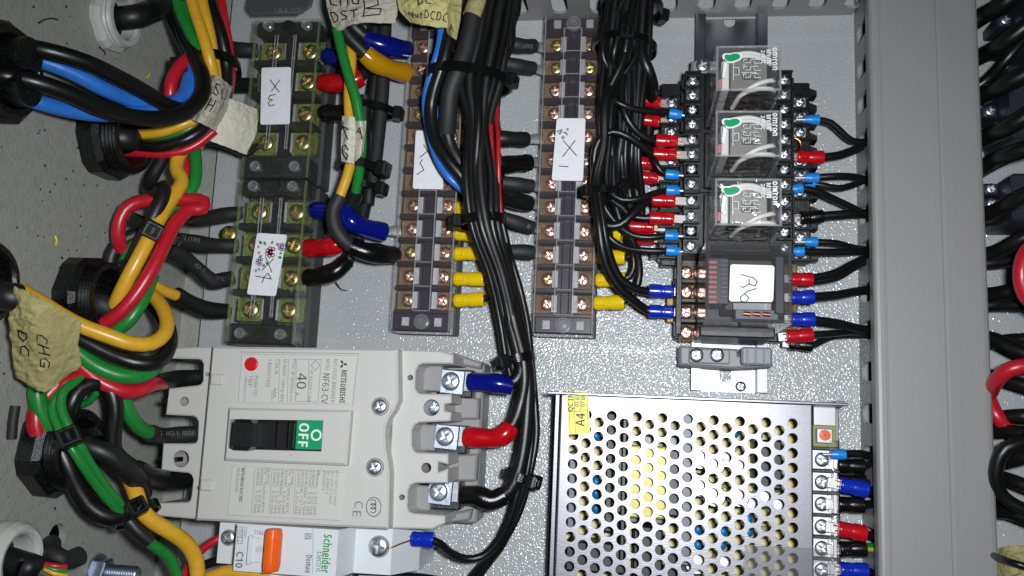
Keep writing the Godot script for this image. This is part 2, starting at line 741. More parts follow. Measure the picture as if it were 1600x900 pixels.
	mt("ink", Color(0.22, 0.22, 0.24), 0.6)
	mt("ink_faint", Color(0.42, 0.42, 0.43), 0.6)
	mt("pen", Color(0.07, 0.06, 0.10), 0.5)
	mt("brand_green", Color(0.05, 0.55, 0.27), 0.5)
	mt("white_print", Color(0.86, 0.87, 0.87), 0.5)
	m = mt("paper", Color(0.87, 0.87, 0.89), 0.6)
	m.heightmap_enabled = true
	m.heightmap_texture = smudge
	m.heightmap_scale = 0.02
	tri(m, 1.0 / 0.05)
	for a in [["tape_grey", Color(0.68, 0.655, 0.60)], ["tape_yellow", Color(0.72, 0.70, 0.45)], ["tape_olive", Color(0.68, 0.65, 0.44, 0.8)], ["tape_cream", Color(0.78, 0.765, 0.70)]]:
		m = mt(a[0], a[1], 0.62)
		if a[1].a < 1.0:
			m.transparency = BaseMaterial3D.TRANSPARENCY_ALPHA
		m.albedo_texture = grime
		m.heightmap_enabled = true
		m.heightmap_texture = smudge
		m.heightmap_scale = 0.08
		tri(m, 1.0 / 0.03)
	m = mt("qc_label", Color(0.86, 0.86, 0.10), 0.4)
	var wavy := relief(0.009, 8, 15.0)
	m = mt("clear", Color(0.9, 0.92, 0.95, 0.05), 0.1)
	m.transparency = BaseMaterial3D.TRANSPARENCY_ALPHA
	m.normal_enabled = true
	m.normal_texture = wavy
	tri(m, 1.0 / 0.06)
	m = mt("clear_smoke", Color(0.66, 0.60, 0.62, 0.06), 0.12)
	m.transparency = BaseMaterial3D.TRANSPARENCY_ALPHA
	m = mt("clear_green", Color(0.48, 0.52, 0.42, 0.06), 0.2)
	m.transparency = BaseMaterial3D.TRANSPARENCY_ALPHA
	m.normal_enabled = true
	m.normal_texture = wavy
	tri(m, 1.0 / 0.06)
	m = mt("edge_green", Color(0.60, 0.68, 0.45, 0.16), 0.2)
	m.transparency = BaseMaterial3D.TRANSPARENCY_ALPHA
	m = mt("clear_brown", Color(0.33, 0.33, 0.34, 0.25), 0.1)
	m.transparency = BaseMaterial3D.TRANSPARENCY_ALPHA
	m = mt("clear_grey", Color(0.34, 0.35, 0.37, 0.6), 0.2)
	m.transparency = BaseMaterial3D.TRANSPARENCY_ALPHA
	m = mt("acrylic", Color(0.95, 0.95, 0.97, 0.0), 0.05)
	m.refraction_enabled = true
	m.refraction_scale = 0.049
	m = mt("clear_flap", Color(0.6, 0.62, 0.65, 0.10), 0.1)
	m.transparency = BaseMaterial3D.TRANSPARENCY_ALPHA
	m = mt("painted_glint", Color(0.85, 0.86, 0.87, 0.17), 0.2)  # whitish tint paints glints as light lines on clear cover edges and pins
	m.transparency = BaseMaterial3D.TRANSPARENCY_ALPHA
	mt("pcb", Color(0.84, 0.78, 0.56), 0.5)
	mt("pcb_green", Color(0.50, 0.52, 0.30), 0.5)
	mt("ferrite", Color(0.09, 0.09, 0.10), 0.45)
	mt("tape_bright", Color(0.80, 0.76, 0.30), 0.4)
	mt("cap_sleeve", Color(0.08, 0.08, 0.10), 0.35)
	mt("cap_blue", Color(0.03, 0.42, 0.66), 0.4)
	mt("heatsink", Color(0.36, 0.36, 0.38), 0.5, 0.7)
	mt("relay_grey", Color(0.56, 0.55, 0.52), 0.4, 0.6)
	mt("relay_white", Color(0.80, 0.80, 0.78), 0.5)
	mt("coil", Color(0.15, 0.13, 0.13), 0.5)
	mt("coil_pink", Color(0.72, 0.42, 0.40), 0.5)
	mt("clamp_grey", Color(0.50, 0.51, 0.52), 0.5)
	mt("amber", Color(0.62, 0.45, 0.10), 0.35)
	mt("rail", Color(0.5, 0.51, 0.53), 0.36, 1.0)
	M.rail.heightmap_enabled = true
	M.rail.heightmap_texture = brushed
	M.rail.heightmap_scale = 0.003
	tri(M.rail, 1.0 / 0.05)
	mt("contactor", Color(0.15, 0.16, 0.21), 0.42)
	mt("rose_red", Color(0.72, 0.12, 0.20), 0.6)
	mt("leaf_green", Color(0.12, 0.50, 0.25), 0.6)
	mt("violet", Color(0.42, 0.36, 0.68), 0.6)


func shared_meshes() -> void:
	K.screw = screw_mesh(3.0, 2.0)
	K.screw_small = screw_mesh(2.3, 1.7)
	K.screw_big = screw_mesh(4.0, 2.4)


# a pan head with a cross recess
func screw_mesh(r: float, hgt: float) -> ArrayMesh:
	var mb := MB.new()
	var seg := 48
	var rn := [0.0, 0.1, 0.2, 0.28, 0.36, 0.45, 0.55, 0.64, 0.72, 0.82, 0.9, 0.96, 1.0]
	var pts := []
	for k in rn.size():
		var ring := []
		for j in seg:
			var a := TAU * j / seg
			var x: float = cos(a) * rn[k]
			var z: float = sin(a) * rn[k]
			var y: float = hgt * (0.45 + 0.55 * sqrt(maxf(0.0, 1.0 - pow(rn[k], 2.4))))
			var arm := minf(absf(x), absf(z))
			var along := maxf(absf(x), absf(z))
			if arm < 0.13 and along < 0.66:
				y -= hgt * 0.55 * (1.0 - along * 0.7)
			ring.append(Vector3(x * r, y, z * r))
		pts.append(ring)
	for k in rn.size() - 1:
		for j in seg:
			var a: Vector3 = pts[k][j]
			var b: Vector3 = pts[k][(j + 1) % seg]
			var c: Vector3 = pts[k + 1][(j + 1) % seg]
			var d: Vector3 = pts[k + 1][j]
			if k == 0:
				mb.tri(a, c, d)
			else:
				mb.quad(a, b, c, d)
	mb.lathe(Transform3D.IDENTITY, [Vector2(r, 0), Vector2(r, hgt * 0.45)], seg)
	return mb.mesh()


func screw(parent: Node, at: Vector3, m: Material, size := "screw", turn := -1.0, bs := Basis.IDENTITY) -> void:
	var a := rng.randf() * TAU if turn < 0 else turn
	inst(K[size], "screw", m, parent, at, bs * Basis(Vector3.UP, a))


# ---------------------------------------------------------------- setting

const ALONG_X := Basis(Vector3(1, 0, 0), Vector3(0, 0, -1), Vector3(0, 1, 0))   # outline (x, height), pushed along -z
const OFF_WALL := Basis(Vector3(0, 0, 1), Vector3(1, 0, 0), Vector3(0, 1, 0))    # outline (z, height), pushed along x

func setting() -> void:
	var o := put(MB.new().box(Vector3(45.75, -1, -80), Vector3(508.5, 2, 520), 0.5), "mounting_plate", M.plate)
	meta(o, "pale grey powder coated mounting plate behind all the components", "plate", "", "structure")
	o = put(MB.new().box(Vector3(45, -9, -80), Vector3(540, 2, 520), 0.2), "back_panel", M.cabinet)
	meta(o, "grey back sheet of the cabinet showing beside the mounting plate", "panel", "", "structure")
	# the wall that the glands sit in, with one empty hole
	var c := W(89, 840)
	var mb := MB.new()
	mb.prism(rect2(-340, -8, 180, 240), -3, 0, 0, [circle2(c.z, c.y, 5.6, 22)], Transform3D(OFF_WALL, Vector3(WALL_X, 0, 0)))
	o = put(mb, "gland_wall", M.cabinet)
	meta(o, "grey cabinet wall carrying the cable glands", "wall", "", "structure")


func slotted(mb: MB, basis: Basis, at: Vector3, u0: float, u1: float, top: float, slots: Array, wide: float, low: float, high: float) -> void:
	var holes := []
	for s in slots:
		holes.append(rect2(s - wide / 2, low, s + wide / 2, high, minf(wide, high - low) * 0.42))
	mb.prism(rect2(u0, 0.2, u1, top), 0, 1.3, 0, holes, Transform3D(basis, at))


func ducts() -> void:
	var t := thing("wiring_duct", "tall grey slotted wiring duct with its lid on, beside the relays", "wiring duct", Vector3(123, 0, -60), "wiring ducts")
	var sl := []
	for y in [-70, -11, 48, 106, 161, 220, 281, 336, 392, 458, 517, 581, 646, 712, 775, 840, 905, 970]:
		sl.append(P(1350, y, 12).z)
	var mb := MB.new()
	slotted(mb, OFF_WALL, Vector3(102.4, 0, 0), -330, 150, 28.4, sl, 8.4, 4.5, 23)
	put(mb, "slotted_side", M.duct, t)
	mb = MB.new()
	slotted(mb, OFF_WALL, Vector3(142.6, 0, 0), -330, 150, 28.4, sl, 8.4, 4.5, 23)
	put(mb, "slotted_side", M.duct, t)
	put(MB.new().box(Vector3(123.2, 0.9, -90), Vector3(39.6, 1.2, 480), 0.1), "duct_floor", M.duct, t)
	var prof := [Vector2(101, 24), Vector2(101, 28.2), Vector2(101.3, 29.2), Vector2(102.1, 30), Vector2(103.2, 30.35)]
	for q in [[105.0, 30.35], [105.3, 30.1], [105.7, 30.1], [106.0, 30.4], [128, 30.6], [128.4, 30.35], [129.2, 30.35], [129.6, 30.6]]:
		prof.append(Vector2(q[0], q[1]))
	prof.append_array([Vector2(143.2, 30.3), Vector2(144.6, 30), Vector2(145.5, 29.2), Vector2(145.8, 28.2), Vector2(145.8, 24), Vector2(144.4, 24), Vector2(144.4, 28), Vector2(143.6, 28.9), Vector2(103.2, 28.9), Vector2(102.3, 28), Vector2(102.3, 24)])
	put(MB.new().prism(prof, -150, 330, 0, [], Transform3D(ALONG_X, Vector3.ZERO)), "lid", M.duct, t)

	t = thing("wiring_duct", "grey wiring duct with U shaped slots along the top edge", "wiring duct", Vector3(20, 0, -197), "wiring ducts")
	sl = []
	for x in [700, 757, 815, 876, 935, 990, 1045, 1103, 1159, 1217, 1274, 1330]:
		sl.append(P(x, 12, 8).x)
	mb = MB.new()
	slotted(mb, ALONG_X, Vector3(0, 0, -195.6), -105, 101.5, 36, sl, 7.6, 7, 33)
	put(mb, "slotted_side", M.duct, t)
	mb = MB.new()
	slotted(mb, ALONG_X, Vector3(0, 0, -238), -105, 101.5, 36, sl, 7.6, 7, 33)
	put(mb, "slotted_side", M.duct, t)
	put(MB.new().box(Vector3(-2, 37.2, -217.5), Vector3(207, 1.8, 46), 0.5), "lid", M.duct, t)


func gland(label: String, x: float, y: float, r: float, thick: float, rise: float, m: Material, turn: float, group: String, inner := 0.6) -> Node3D:
	r *= 1.06
	var c := W(x, y)
	var t := thing("cable_gland", label, "cable gland", c, group)
	var xf := Transform3D(OFF_WALL, c)
	var hexa := []
	for k in 6:
		hexa.append(Vector2(cos(turn + TAU * k / 6) * r, sin(turn + TAU * k / 6) * r))
	var mb := MB.new()
	# rounded corners where the hexagon meets its turned face
	var rounded := []
	for k in 6:
		var a: Vector2 = hexa[k]
		rounded.append(a.lerp(hexa[(k + 5) % 6], 0.17))
		rounded.append(a.lerp(hexa[(k + 1) % 6], 0.17))
	mb.prism(rounded, 0.2, thick, r * 0.11, [circle2(0, 0, r * 0.7, 28)], xf)
	var nut := put(mb, "lock_nut", m, t)
	var prof := [Vector2(r * inner, 1.0), Vector2(r * inner, thick + rise - 1.0), Vector2(r * (inner + 0.04), thick + rise), Vector2(r * 0.74, thick + rise)]
	prof.reverse()
	mb = MB.new()
	# threads on the outside, then over the rim and down the bore
	var outer := []
	var n := int(rise / 1.5)
	outer.append(Vector2(r * 0.76, thick - 0.5))
	for k in n:
		outer.append(Vector2(r * 0.78, thick + rise * (k + 0.4) / (n + 0.3)))
		outer.append(Vector2(r * 0.745, thick + rise * (k + 0.8) / (n + 0.3)))
	outer.append_array(prof)
	mb.lathe(xf, outer, 32)
	put(mb, "threaded_barrel", m, t)
	mb = MB.new()
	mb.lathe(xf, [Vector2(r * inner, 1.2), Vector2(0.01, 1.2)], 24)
	put(mb, "bore", M.painted_hollow, t)  # dark disc paints the depth, the wall behind is uncut
	return t


func glands() -> void:
	var g := "black cable glands on the cabinet wall"
	gland("big black gland with two blue and black cable pairs, topmost on the wall", -14, 112, 19.5, 6, 3, M.gland_black, 0.2, g)
	gland("black hexagonal gland with red, yellow and black cores below the white gland", 158, 216, 18, 9, 7, M.gland_black, 0.5, g)
	gland("black gland cut by the picture edge, halfway down the wall", -50, 440, 17.5, 6, 3, M.gland_black, 0.1, g)
	gland("dusty black gland half hidden behind the yellow and red cables", 121, 462, 17, 9, 6, M.gland_black, 0.35, g)
	gland("lowest black gland, behind thin green wires beside the breaker", 74, 700, 19, 9, 6, M.gland_black, 0.15, g)
	g = "white cable glands on the cabinet wall"
	gland("white plastic gland with one thick black cable at the top edge", 170, 30, 14.5, 4, 4, M.gland_white, 0.3, g, 0.56)
	var c := W(-8, 872)
	var t := thing("cable_gland", "white round gland ring in the bottom corner of the wall", "cable gland", c, g)
	var mb := MB.new()
	var pts := []
	for k in 11:
		var a := PI * 1.25 - PI * 1.5 * k / 10.0
		pts.append(Vector2(10.2 - cos(a) * -3.2, 6 + sin(a) * -5.5))
	pts.reverse()
	mb.lathe(Transform3D(OFF_WALL, c), [Vector2(13.2, 0), Vector2(13.6, 5), Vector2(13.2, 8), Vector2(12.2, 10), Vector2(10.9, 11), Vector2(9.6, 10.6), Vector2(8.8, 9.4), Vector2(8.4, 7), Vector2(8.4, 1)], 36)
	put(mb, "ring", M.gland_white, t)
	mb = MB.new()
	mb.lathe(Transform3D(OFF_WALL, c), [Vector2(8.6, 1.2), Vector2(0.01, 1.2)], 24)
	put(mb, "bore", M.painted_hollow, t)  # black disc painted in as the dark depth of the ring
	# hexagon bolt sticking out of the wall
	c = W(150, 893)
	t = thing("hex_bolt", "zinc hexagon nut on a threaded bolt low on the wall", "bolt", c)
	var xf := Transform3D(OFF_WALL, c)
	mb = MB.new()
	mb.lathe(xf, [Vector2(7.5, 0), Vector2(7.5, 1.2), Vector2(3, 1.2)], 24)
	put(mb, "washer", M.zinc, t)
	var hx := []
	for k in 6:
		hx.append(Vector2(cos(0.4 + TAU * k / 6), sin(0.4 + TAU * k / 6)) * 6.0)
	put(MB.new().prism(hx, 1.2, 6, 0.6, [], xf), "nut", M.zinc, t)
	var th := [Vector2(3.4, 6)]
	for k in 12:
		th.append(Vector2(3.5, 6.3 + k * 1.1))
		th.append(Vector2(2.9, 6.85 + k * 1.1))
	th.append(Vector2(2.6, 19.4))
	th.append(Vector2(0.01, 19.6))
	put(MB.new().lathe(xf, th, 20), "thread", M.zinc, t)


# ---------------------------------------------------------------- breakers

func outline(px: Array, h: float) -> Array:
	var out := []
	for q in px:
		var p := P(q[0], q[1], h)
		out.append(Vector2(p.x, p.z))
	return out


# a printed line that reads down the picture: from y0 to y1 at x, cap high
func printed(txt: String, x: float, y0: float, y1: float, cap: float, h: float, parent: Node, m: Material, bold := false) -> void:
	var a := P(x, y0, h)
	var b := P(x, y1, h)
	var c := (a + b) * 0.5
	c.y += 0.07
	var size := cap / 0.72
	var o := letters(txt, size, c, parent, m, bold)
	var w: float = (o.mesh as TextMesh).get_aabb().size.x
	if w > 0.01:
		var k := absf(b.z - a.z) / (w * size)
		o.transform.basis.x *= k


func bar(parent: Node, x0: float, y0: float, x1: float, y1: float, h: float, wide: float, m: Material, called := "printed_line") -> void:
	var mb := MB.new()
	strokes(mb, [[[x0, y0], [x1, y1]]], func(x, y): return P(x, y, h), Vector3.UP, wide, 0.06)
	put(mb, called, m, parent)


func breaker() -> void:
	var base := P(460, 680, 0)
	var t := thing("circuit_breaker", "large cream moulded case breaker with black handle at OFF", "circuit breaker", base)
	var top := 58.0
	var sh := 50.0
	put(MB.new().box(Vector3(-128, 10.2, 10.2), Vector3(131, 20, 70), 1.0), "base", M.breaker_grey, t)
	var main := outline([[331, 541], [621, 545], [622, 625], [616, 640], [607, 653], [602, 667], [601, 681], [602, 700], [606, 722], [608, 740], [606, 827], [305, 813]], top)
	var cov := put(MB.new().prism(main, 20, top, 0.9), "front_cover", M.breaker, t)
	# line side shoulder with its three wire channels
	var left := outline([[336, 541], [270, 543], [267, 560], [309, 561], [314, 563], [317, 569], [316, 595], [313, 600], [308, 602], [263, 607], [258, 648], [301, 650], [306, 653], [309, 659], [308, 686], [306, 691], [301, 693], [254, 693], [251, 735], [293, 739], [298, 742], [301, 749], [298, 776], [296, 782], [291, 785], [245, 786], [243, 806], [312, 812]], sh)
	var hs := []
	for q in [[288, 627, 2.0], [283, 717, 3.6], [324, 585, 0.9], [310, 762, 0.9]]:
		var p := P(q[0], q[1], sh)
		hs.append(circle2(p.x, p.z, q[2], 18))
	put(MB.new().prism(left, 20.3, sh, 0.6, hs), "line_shoulder", M.breaker, t)
	for q in [[264, 627, 15, 8], [268, 717, 30, 8]]:
		put(MB.new().box(P(q[0], q[1], sh - 4), Vector3(q[2] / 3.9, 6, q[3] / 3.9), 0.3), "latch", M.black_plastic, t)
	# load side shoulder
	var right := outline([[618, 546], [688, 548], [708, 554], [708, 568], [660, 568], [653, 571], [649, 580], [648, 606], [651, 612], [657, 615], [705, 616], [705, 630], [694, 632], [694, 642], [705, 644], [703, 658], [655, 660], [647, 664], [643, 673], [643, 697], [646, 704], [651, 707], [700, 709], [700, 726], [684, 722], [684, 738], [700, 732], [699, 755], [648, 755], [640, 759], [637, 767], [636, 793], [638, 799], [644, 802], [695, 806], [695, 818], [675, 827], [603, 826]], sh)
	hs = []
	for q in [[641, 590, 1.2], [628, 777, 1.2], [666, 731, 2.1], [674, 637, 3.4]]:
		var p := P(q[0], q[1], sh)
		hs.append(circle2(p.x, p.z, q[2], 20))
	put(MB.new().prism(right, 20.3, sh, 0.6, hs), "load_shoulder", M.breaker, t)
	screw(t, P(681, 635, 40), M.screw_steel, "screw", 0.3)
	# lower fins between the load terminals
	for q in [[[708, 551], [752, 566], [750, 576], [708, 568]], [[705, 618], [748, 622], [747, 655], [703, 655]], [[700, 711], [746, 709], [743, 752], [699, 752]], [[695, 805], [737, 796], [733, 813], [695, 818]]]:
		put(MB.new().prism(outline(q, 26), 0.5, 26, 0.8), "barrier", M.breaker_grey, t)
	for q in [[676, 592], [666, 683], [658, 777]]:
		put(MB.new().box(P(q[0], q[1], 27), Vector3(11, 13, 11), 0.5), "terminal_seat", M.breaker_grey, t)
	for q in [[707, 597], [698, 683], [688, 769]]:
		var tp := put(MB.new().box(P(q[0], q[1], 33), Vector3(10.5, 1.4, 10.5), 0.7, Basis(Vector3.UP, -0.06)), "terminal_plate", M.zinc, t)
		put(MB.new().box(P(q[0] + 24, q[1] - 1, 31), Vector3(3, 3.6, 8.6), 0.3), "terminal_edge", M.strip_metal, t)
		put(MB.new().box(P(q[0] + 8, q[1] + 3, 25), Vector3(15, 10, 12), 0.5), "terminal_block", M.black_plastic, t)
		inst(K.screw_big, "screw", M.screw_steel, tp, P(q[0] - 2, q[1] - 1, 33.6), Basis(Vector3.UP, rng.randf() * 3))
	# clips of the front cover
	for q in [[340, 593], [324, 758]]:
		put(MB.new().box(P(q[0], q[1], top + 0.2), Vector3(5.6, 1.8, 4.6), 0.5), "cover_clip", M.breaker, t)
	for q in [[594, 635], [586, 730]]:
		put(MB.new().lathe(Transform3D(Basis.IDENTITY, P(q[0], q[1], top)), [Vector2(3.7, 0.05), Vector2(3.5, 0.3), Vector2(3.1, 0.3), Vector2(3.0, -0.5)], 28), "screw_well", M.breaker_grey, t)
		screw(t, P(q[0], q[1], top - 0.6), M.screw_steel, "screw", 0.5)
	# label plates
	var ink: Material = M.ink
	var fnt: Material = M.ink_faint
	var lab := put(MB.new().prism(outline([[378, 553], [557, 555], [548, 632], [372, 630]], top), top - 0.2, top + 0.5, 0.3), "rating_label", M.breaker_label, t)
	var hl := top + 0.5
	printed("MITSUBISHI", 536, 578, 629, 2.3, hl, lab, ink, true)
	var mb := MB.new()
	var cp := P(536, 569, hl)
	for k in 3:
		var a := TAU * k / 3 + 0.0
		var d := Vector3(cos(a), 0, sin(a))
		var e := Vector3(-sin(a), 0, cos(a))
		var c := cp + Vector3(0, 0.07, 0)
		mb.quad(c, c + d * 1.0 + e * 0.58, c + d * 2.0, c + d * 1.0 - e * 0.58)
	put(mb, "emblem", ink, lab)
	printed("NO-FUSE BREAKER", 522, 561, 629, 1.5, hl, lab, fnt)
	printed("MODEL", 512, 561, 579, 1.5, hl, lab, fnt)
	printed("NF63-CV", 508, 583, 630, 2.6, hl, lab, ink)
	printed("40", 471, 583, 607, 3.8, hl, lab, ink)
	printed("A", 464, 613, 618, 1.6, hl, lab, fnt)
	printed("\u00b7RT AC200V 7.5kA", 485, 577, 628, 1.2, hl, lab, fnt)
	printed("POLE 3P 50/60Hz ===", 457, 561, 628, 1.4, hl, lab, fnt)
	printed("Ui 600V \u00b7 Uimp 8kV", 443, 561, 628, 1.4, hl, lab, fnt)
	printed("Cat.A        MA", 431, 561, 622, 1.3, hl, lab, fnt)
	printed("1405057432", 420, 561, 605, 1.5, hl, lab, fnt)
	printed("PUSH TO", 399, 587, 618, 1.6, hl, lab, fnt)
	printed("TRIP", 391, 587, 604, 1.6, hl, lab, fnt)
	printed("LN850A223114", 383, 587, 627, 1.0, hl, lab, fnt)
	for q in [[463, 561, 462, 627], [502, 562, 497, 628], [463, 561, 502, 562], [462, 627, 497, 628], [451, 561, 449, 628], [437, 561, 435, 628], [483, 562, 481, 628], [425, 612, 425, 628]]:
		bar(lab, q[0], q[1], q[2], q[3], hl, 0.16, fnt)
	mb = MB.new()
	strokes(mb, [[[493, 563], [500, 571], [493, 579], [486, 571], [493, 563]]], func(x, y): return P(x, y, hl), Vector3.UP, 0.2)
	strokes(mb, [[[374, 550], [560, 552.5]], [[560, 552.5], [551, 635]]], func(x, y): return P(x, y, top), Vector3.UP, 0.18)
	put(mb, "safety_mark", fnt, lab)
	put(MB.new().lathe(Transform3D(Basis.IDENTITY, P(393, 569, hl)), [Vector2(2.9, -0.2), Vector2(2.8, 0.5), Vector2(2.4, 0.75), Vector2(0.01, 0.8)], 28), "trip_button", M.red_button, t)
	# lower label
	lab = put(MB.new().prism(outline([[363, 727], [540, 738], [534, 814], [355, 805]], top), top - 0.2, top + 0.4, 0.3), "standards_label", M.breaker_label, t)
	hl = top + 0.4
	printed("MITSUBISHI ELECTRIC", 378, 731, 785, 1.3, hl, lab, ink, true)
	printed("MADE IN JAPAN", 371, 731, 768, 1.2, hl, lab, fnt)
	var rows := [[526, "JIS C 8201-2-1 Ann1", 736, 790], [519, "JIS C 8201-2-1 Ann2", 736, 788], [513, "IEC 60947-2", 736, 772], [507, "EN 60947-2", 736, 766], [500, "Ue", 735, 742], [495, "500VAC  2.5/2.5kA", 735, 805], [489, "440VAC  2.5/2.5kA", 735, 805], [484, "415VAC  2.5/2.5kA", 735, 805], [478, "380/400VAC 5/5kA", 734, 805], [472, "200/230VAC 7.5/7.5kA", 734, 804], [466, "250VDC  2.5/2.5kA", 734, 804], [458, "GB 14048.2", 734, 762], [452, "Ue     Icu/Ics 40\u00b0C", 734, 803], [446, "415VAC  2.5/2.5kA", 734, 803], [440, "380/400VAC  5/5kA", 733, 803], [434, "230VAC  7.5/7.5kA", 733, 803], [428, "250VDC  2.5/2.5kA", 733, 803], [420, "NK 00T221", 733, 757], [414, "Ue     Icu/Ics 45\u00b0C", 732, 802], [408, "450VAC  2.5/2.5kA", 732, 802], [402, "240VAC  7.5/7.5kA", 732, 802]]
	for r in rows:
		printed(r[1], r[0] - 1, r[2] - 1, r[3], 1.05, hl, lab, fnt)
	for x in [462, 424, 397]:
		bar(lab, x + 1, 733, x - 4, 803, hl, 0.14, fnt)
	# approval marks moulded in print
	printed("C", 560, 783, 794, 3.2, top, t, M.ink_faint)
	printed("E", 557, 798, 807, 3.2, top, t, M.ink_faint)
	mb = MB.new()
	var ring := []
	for k in 25:
		ring.append([584 + cos(TAU * k / 24) * 11.5, 792 + sin(TAU * k / 24) * 15])
	var arcs := [ring]
	for i in 3:
		var arc := []
		for k in 11:
			var a := PI * 0.2 + PI * 1.6 * k / 10.0 - PI / 2
			arc.append([584 - 1.0 + sin(a) * 4.4, 785 + i * 6 - cos(a) * 4.4 * 1.0])
		arcs.append(arc)
	strokes(mb, arcs, func(x, y): return P(x, y, top), Vector3.UP, 0.35)
	put(mb, "approval_mark", M.ink_faint, t)
	# handle and its frame
	var fr := outline([[364, 637], [553, 641], [546, 727], [357, 719]], top)
	var hp := outline([[367, 655], [511, 657], [508, 705], [364, 701]], top)
	var frame := put(MB.new().prism(fr, top - 0.1, top + 4.5, 1.0, [hp]), "handle_frame", M.breaker, t)
	put(MB.new().prism(outline([[367, 655], [511, 657], [508, 705], [364, 701]], top), top - 0.2, top + 0.4), "handle_slot", M.black_plastic, frame)
	var off := put(MB.new().prism(outline([[464, 656], [510, 657], [507, 703], [461, 702]], top + 2), top, top + 2.2, 0.2), "off_flag", M.green_flag, t)
	printed("OFF", 474, 661, 698, 4.2, top + 2.2, off, M.white_print, true)
	mb = MB.new()
	mb.lathe(Transform3D(Basis.IDENTITY, P(494, 680, top + 2.3)), [Vector2(2.3, 0.0), Vector2(2.25, 0.05), Vector2(1.55, 0.05), Vector2(1.5, 0.0)], 32)
	put(mb, "off_symbol", M.white_print, off)
	var hd := put(MB.new().box(P(415, 679, top + 4.2), Vector3(24, 3.4, 11.6), 1.0), "handle", M.black_plastic, t)
	put(MB.new().box(P(384, 679, top + 8.5), Vector3(8.5, 9.6, 12.0), 1.4), "grip", M.black_plastic, hd)
	for q in [[398, 0.6], [432, 0.6], [450, 0.5]]:
		put(MB.new().box(P(q[0], 679, top + 6.0), Vector3(0.8, 0.8, 11.0), 0.25), "ridge", M.black_gloss, hd)
	bar(t, 452, 711, 458, 711, top + 4.5, 0.15, M.ink_faint, "pointer_mark")


func small_breaker() -> void:
	var zt := P(450, 823, 60).z
	var zb := P(450, 898, 60).z
	var t := thing("miniature_breaker", "slim white miniature breaker with orange toggle under the large breaker", "circuit breaker", Vector3(-140, 0, (zt + zb) / 2))
	var top := 60.0
	var x0 := P(367, 860, top).x
	var x1 := P(527, 860, top).x
	var prof := [Vector2(P(341, 850, 46).x, 2), Vector2(P(341, 850, 46).x, 46), Vector2(x0, 46), Vector2(x0, top), Vector2(x1, top), Vector2(x1 + 3, 46.5), Vector2(P(612, 860, 46).x, 46), Vector2(P(612, 860, 46).x + 8, 30), Vector2(P(612, 860, 46).x + 8, 2)]
	var mb := MB.new()
	mb.prism(prof, -zb, -zt, 0.0, [], Transform3D(ALONG_X, Vector3.ZERO))
	put(mb, "case", M.mcb_white, t)
	var ztop := top + 0.01
	printed("C10", 374, 862, 887, 3.0, ztop, t, M.ink_faint, true)
	printed("230V~", 383, 823, 842, 1.4, ztop, t, M.ink_faint)
	printed("4500 3", 375, 826, 846, 1.5, ztop, t, M.ink_faint)
	mb = MB.new()
	strokes(mb, [[[371, 823], [379, 823], [379, 849], [371, 849], [371, 823]], [[371, 840], [379, 840]]], func(x, y): return P(x, y, ztop), Vector3.UP, 0.2)
	strokes(mb, [[[489, 826], [489, 896]]], func(x, y): return P(x, y, ztop), Vector3.UP, 0.15)
	strokes(mb, [[[477, 834], [486, 834], [486, 842], [477, 842], [477, 834]], [[480, 834], [480, 842]], [[482, 836], [484, 838], [482, 840]]], func(x, y): return P(x, y, ztop), Vector3.UP, 0.3)
	put(mb, "printed_line", M.ink_faint, t)
	printed("Domae", 482, 867, 895, 2.4, ztop, t, M.ink_faint, true)
	printed("Schneider", 510, 835, 895, 3.3, ztop, t, M.brand_green, true)
	printed("Electric", 499, 862, 894, 2.4, ztop, t, M.brand_green)
	var o := letters("I18415N", 2.4, P(411, 833, ztop) + Vector3(0, 0.05, 0), t, M.ink_faint, false, Basis(Vector3(1, 0, 0), Vector3(0, 0, -1), Vector3(0, 1, 0)))
	o.transform.basis.x *= 0.8
	# toggle in its well
	put(MB.new().box(P(397, 859, top + 0.5), Vector3(5.4, 1.2, 9.6), 0.3), "toggle_well", M.mcb_white, t)
	put(MB.new().box(P(391, 859, top + 1.2), Vector3(1.6, 2.4, 11), 0.3), "toggle_guard", M.mcb_white, t)
	put(MB.new().cyl(P(405, 858, top + 0.6), P(405, 858, top + 1.3), 1.3), "rivet", M.breaker_grey, t)
	mb = MB.new()
	var rr := []
	var c := P(432, 861, top)
	for k in 9:
		var f := k / 8.0
		var z := lerpf(P(432, 828, top + 6).z, P(432, 894, top + 6).z, f)
		var rad := 3.3 * (1.0 if k > 0 and k < 8 else 0.86)
		var ring := []
		for j in 16:
			var a := TAU * j / 16
			ring.append(Vector3(c.x + cos(a) * rad, top + 4.0 + sin(a) * rad * 1.25, z))
		rr.append(ring)
	mb.rings(rr, true)
	var tg := put(mb, "toggle", M.orange, t)
	for k in 5:
		put(MB.new().box(Vector3(c.x - 1.6 + k * 0.8, top + 8.0 - absf(k - 2) * 0.22, (zt + zb) / 2), Vector3(0.3, 0.5, 15.5), 0.1), "ridge", M.orange, tg)
	# terminal screws down their wells
	for q in [[357, 840, 2.9], [592, 854, 4.0]]:
		var p := P(q[0], q[1], 46)
		put(MB.new().lathe(Transform3D(Basis.IDENTITY, p), [Vector2(q[2] + 0.5, 0.05), Vector2(q[2] + 0.3, 0.4), Vector2(q[2], 0.3), Vector2(q[2], -0.1)], 28), "screw_well", M.breaker_grey, t)
		screw(t, p + Vector3(0, -0.3, 0), M.screw_steel, "screw" if q[2] < 3 else "screw_big")
	var mbx := MB.new()
	strokes(mbx, [[[535, 828], [535, 850]], [[530, 838], [545, 836]], [[540, 850], [546, 850]], [[531, 880], [531, 892]]], func(x, y): return P(x, y, 55), Vector3.UP, 0.25)


# ---------------------------------------------------------------- power supply

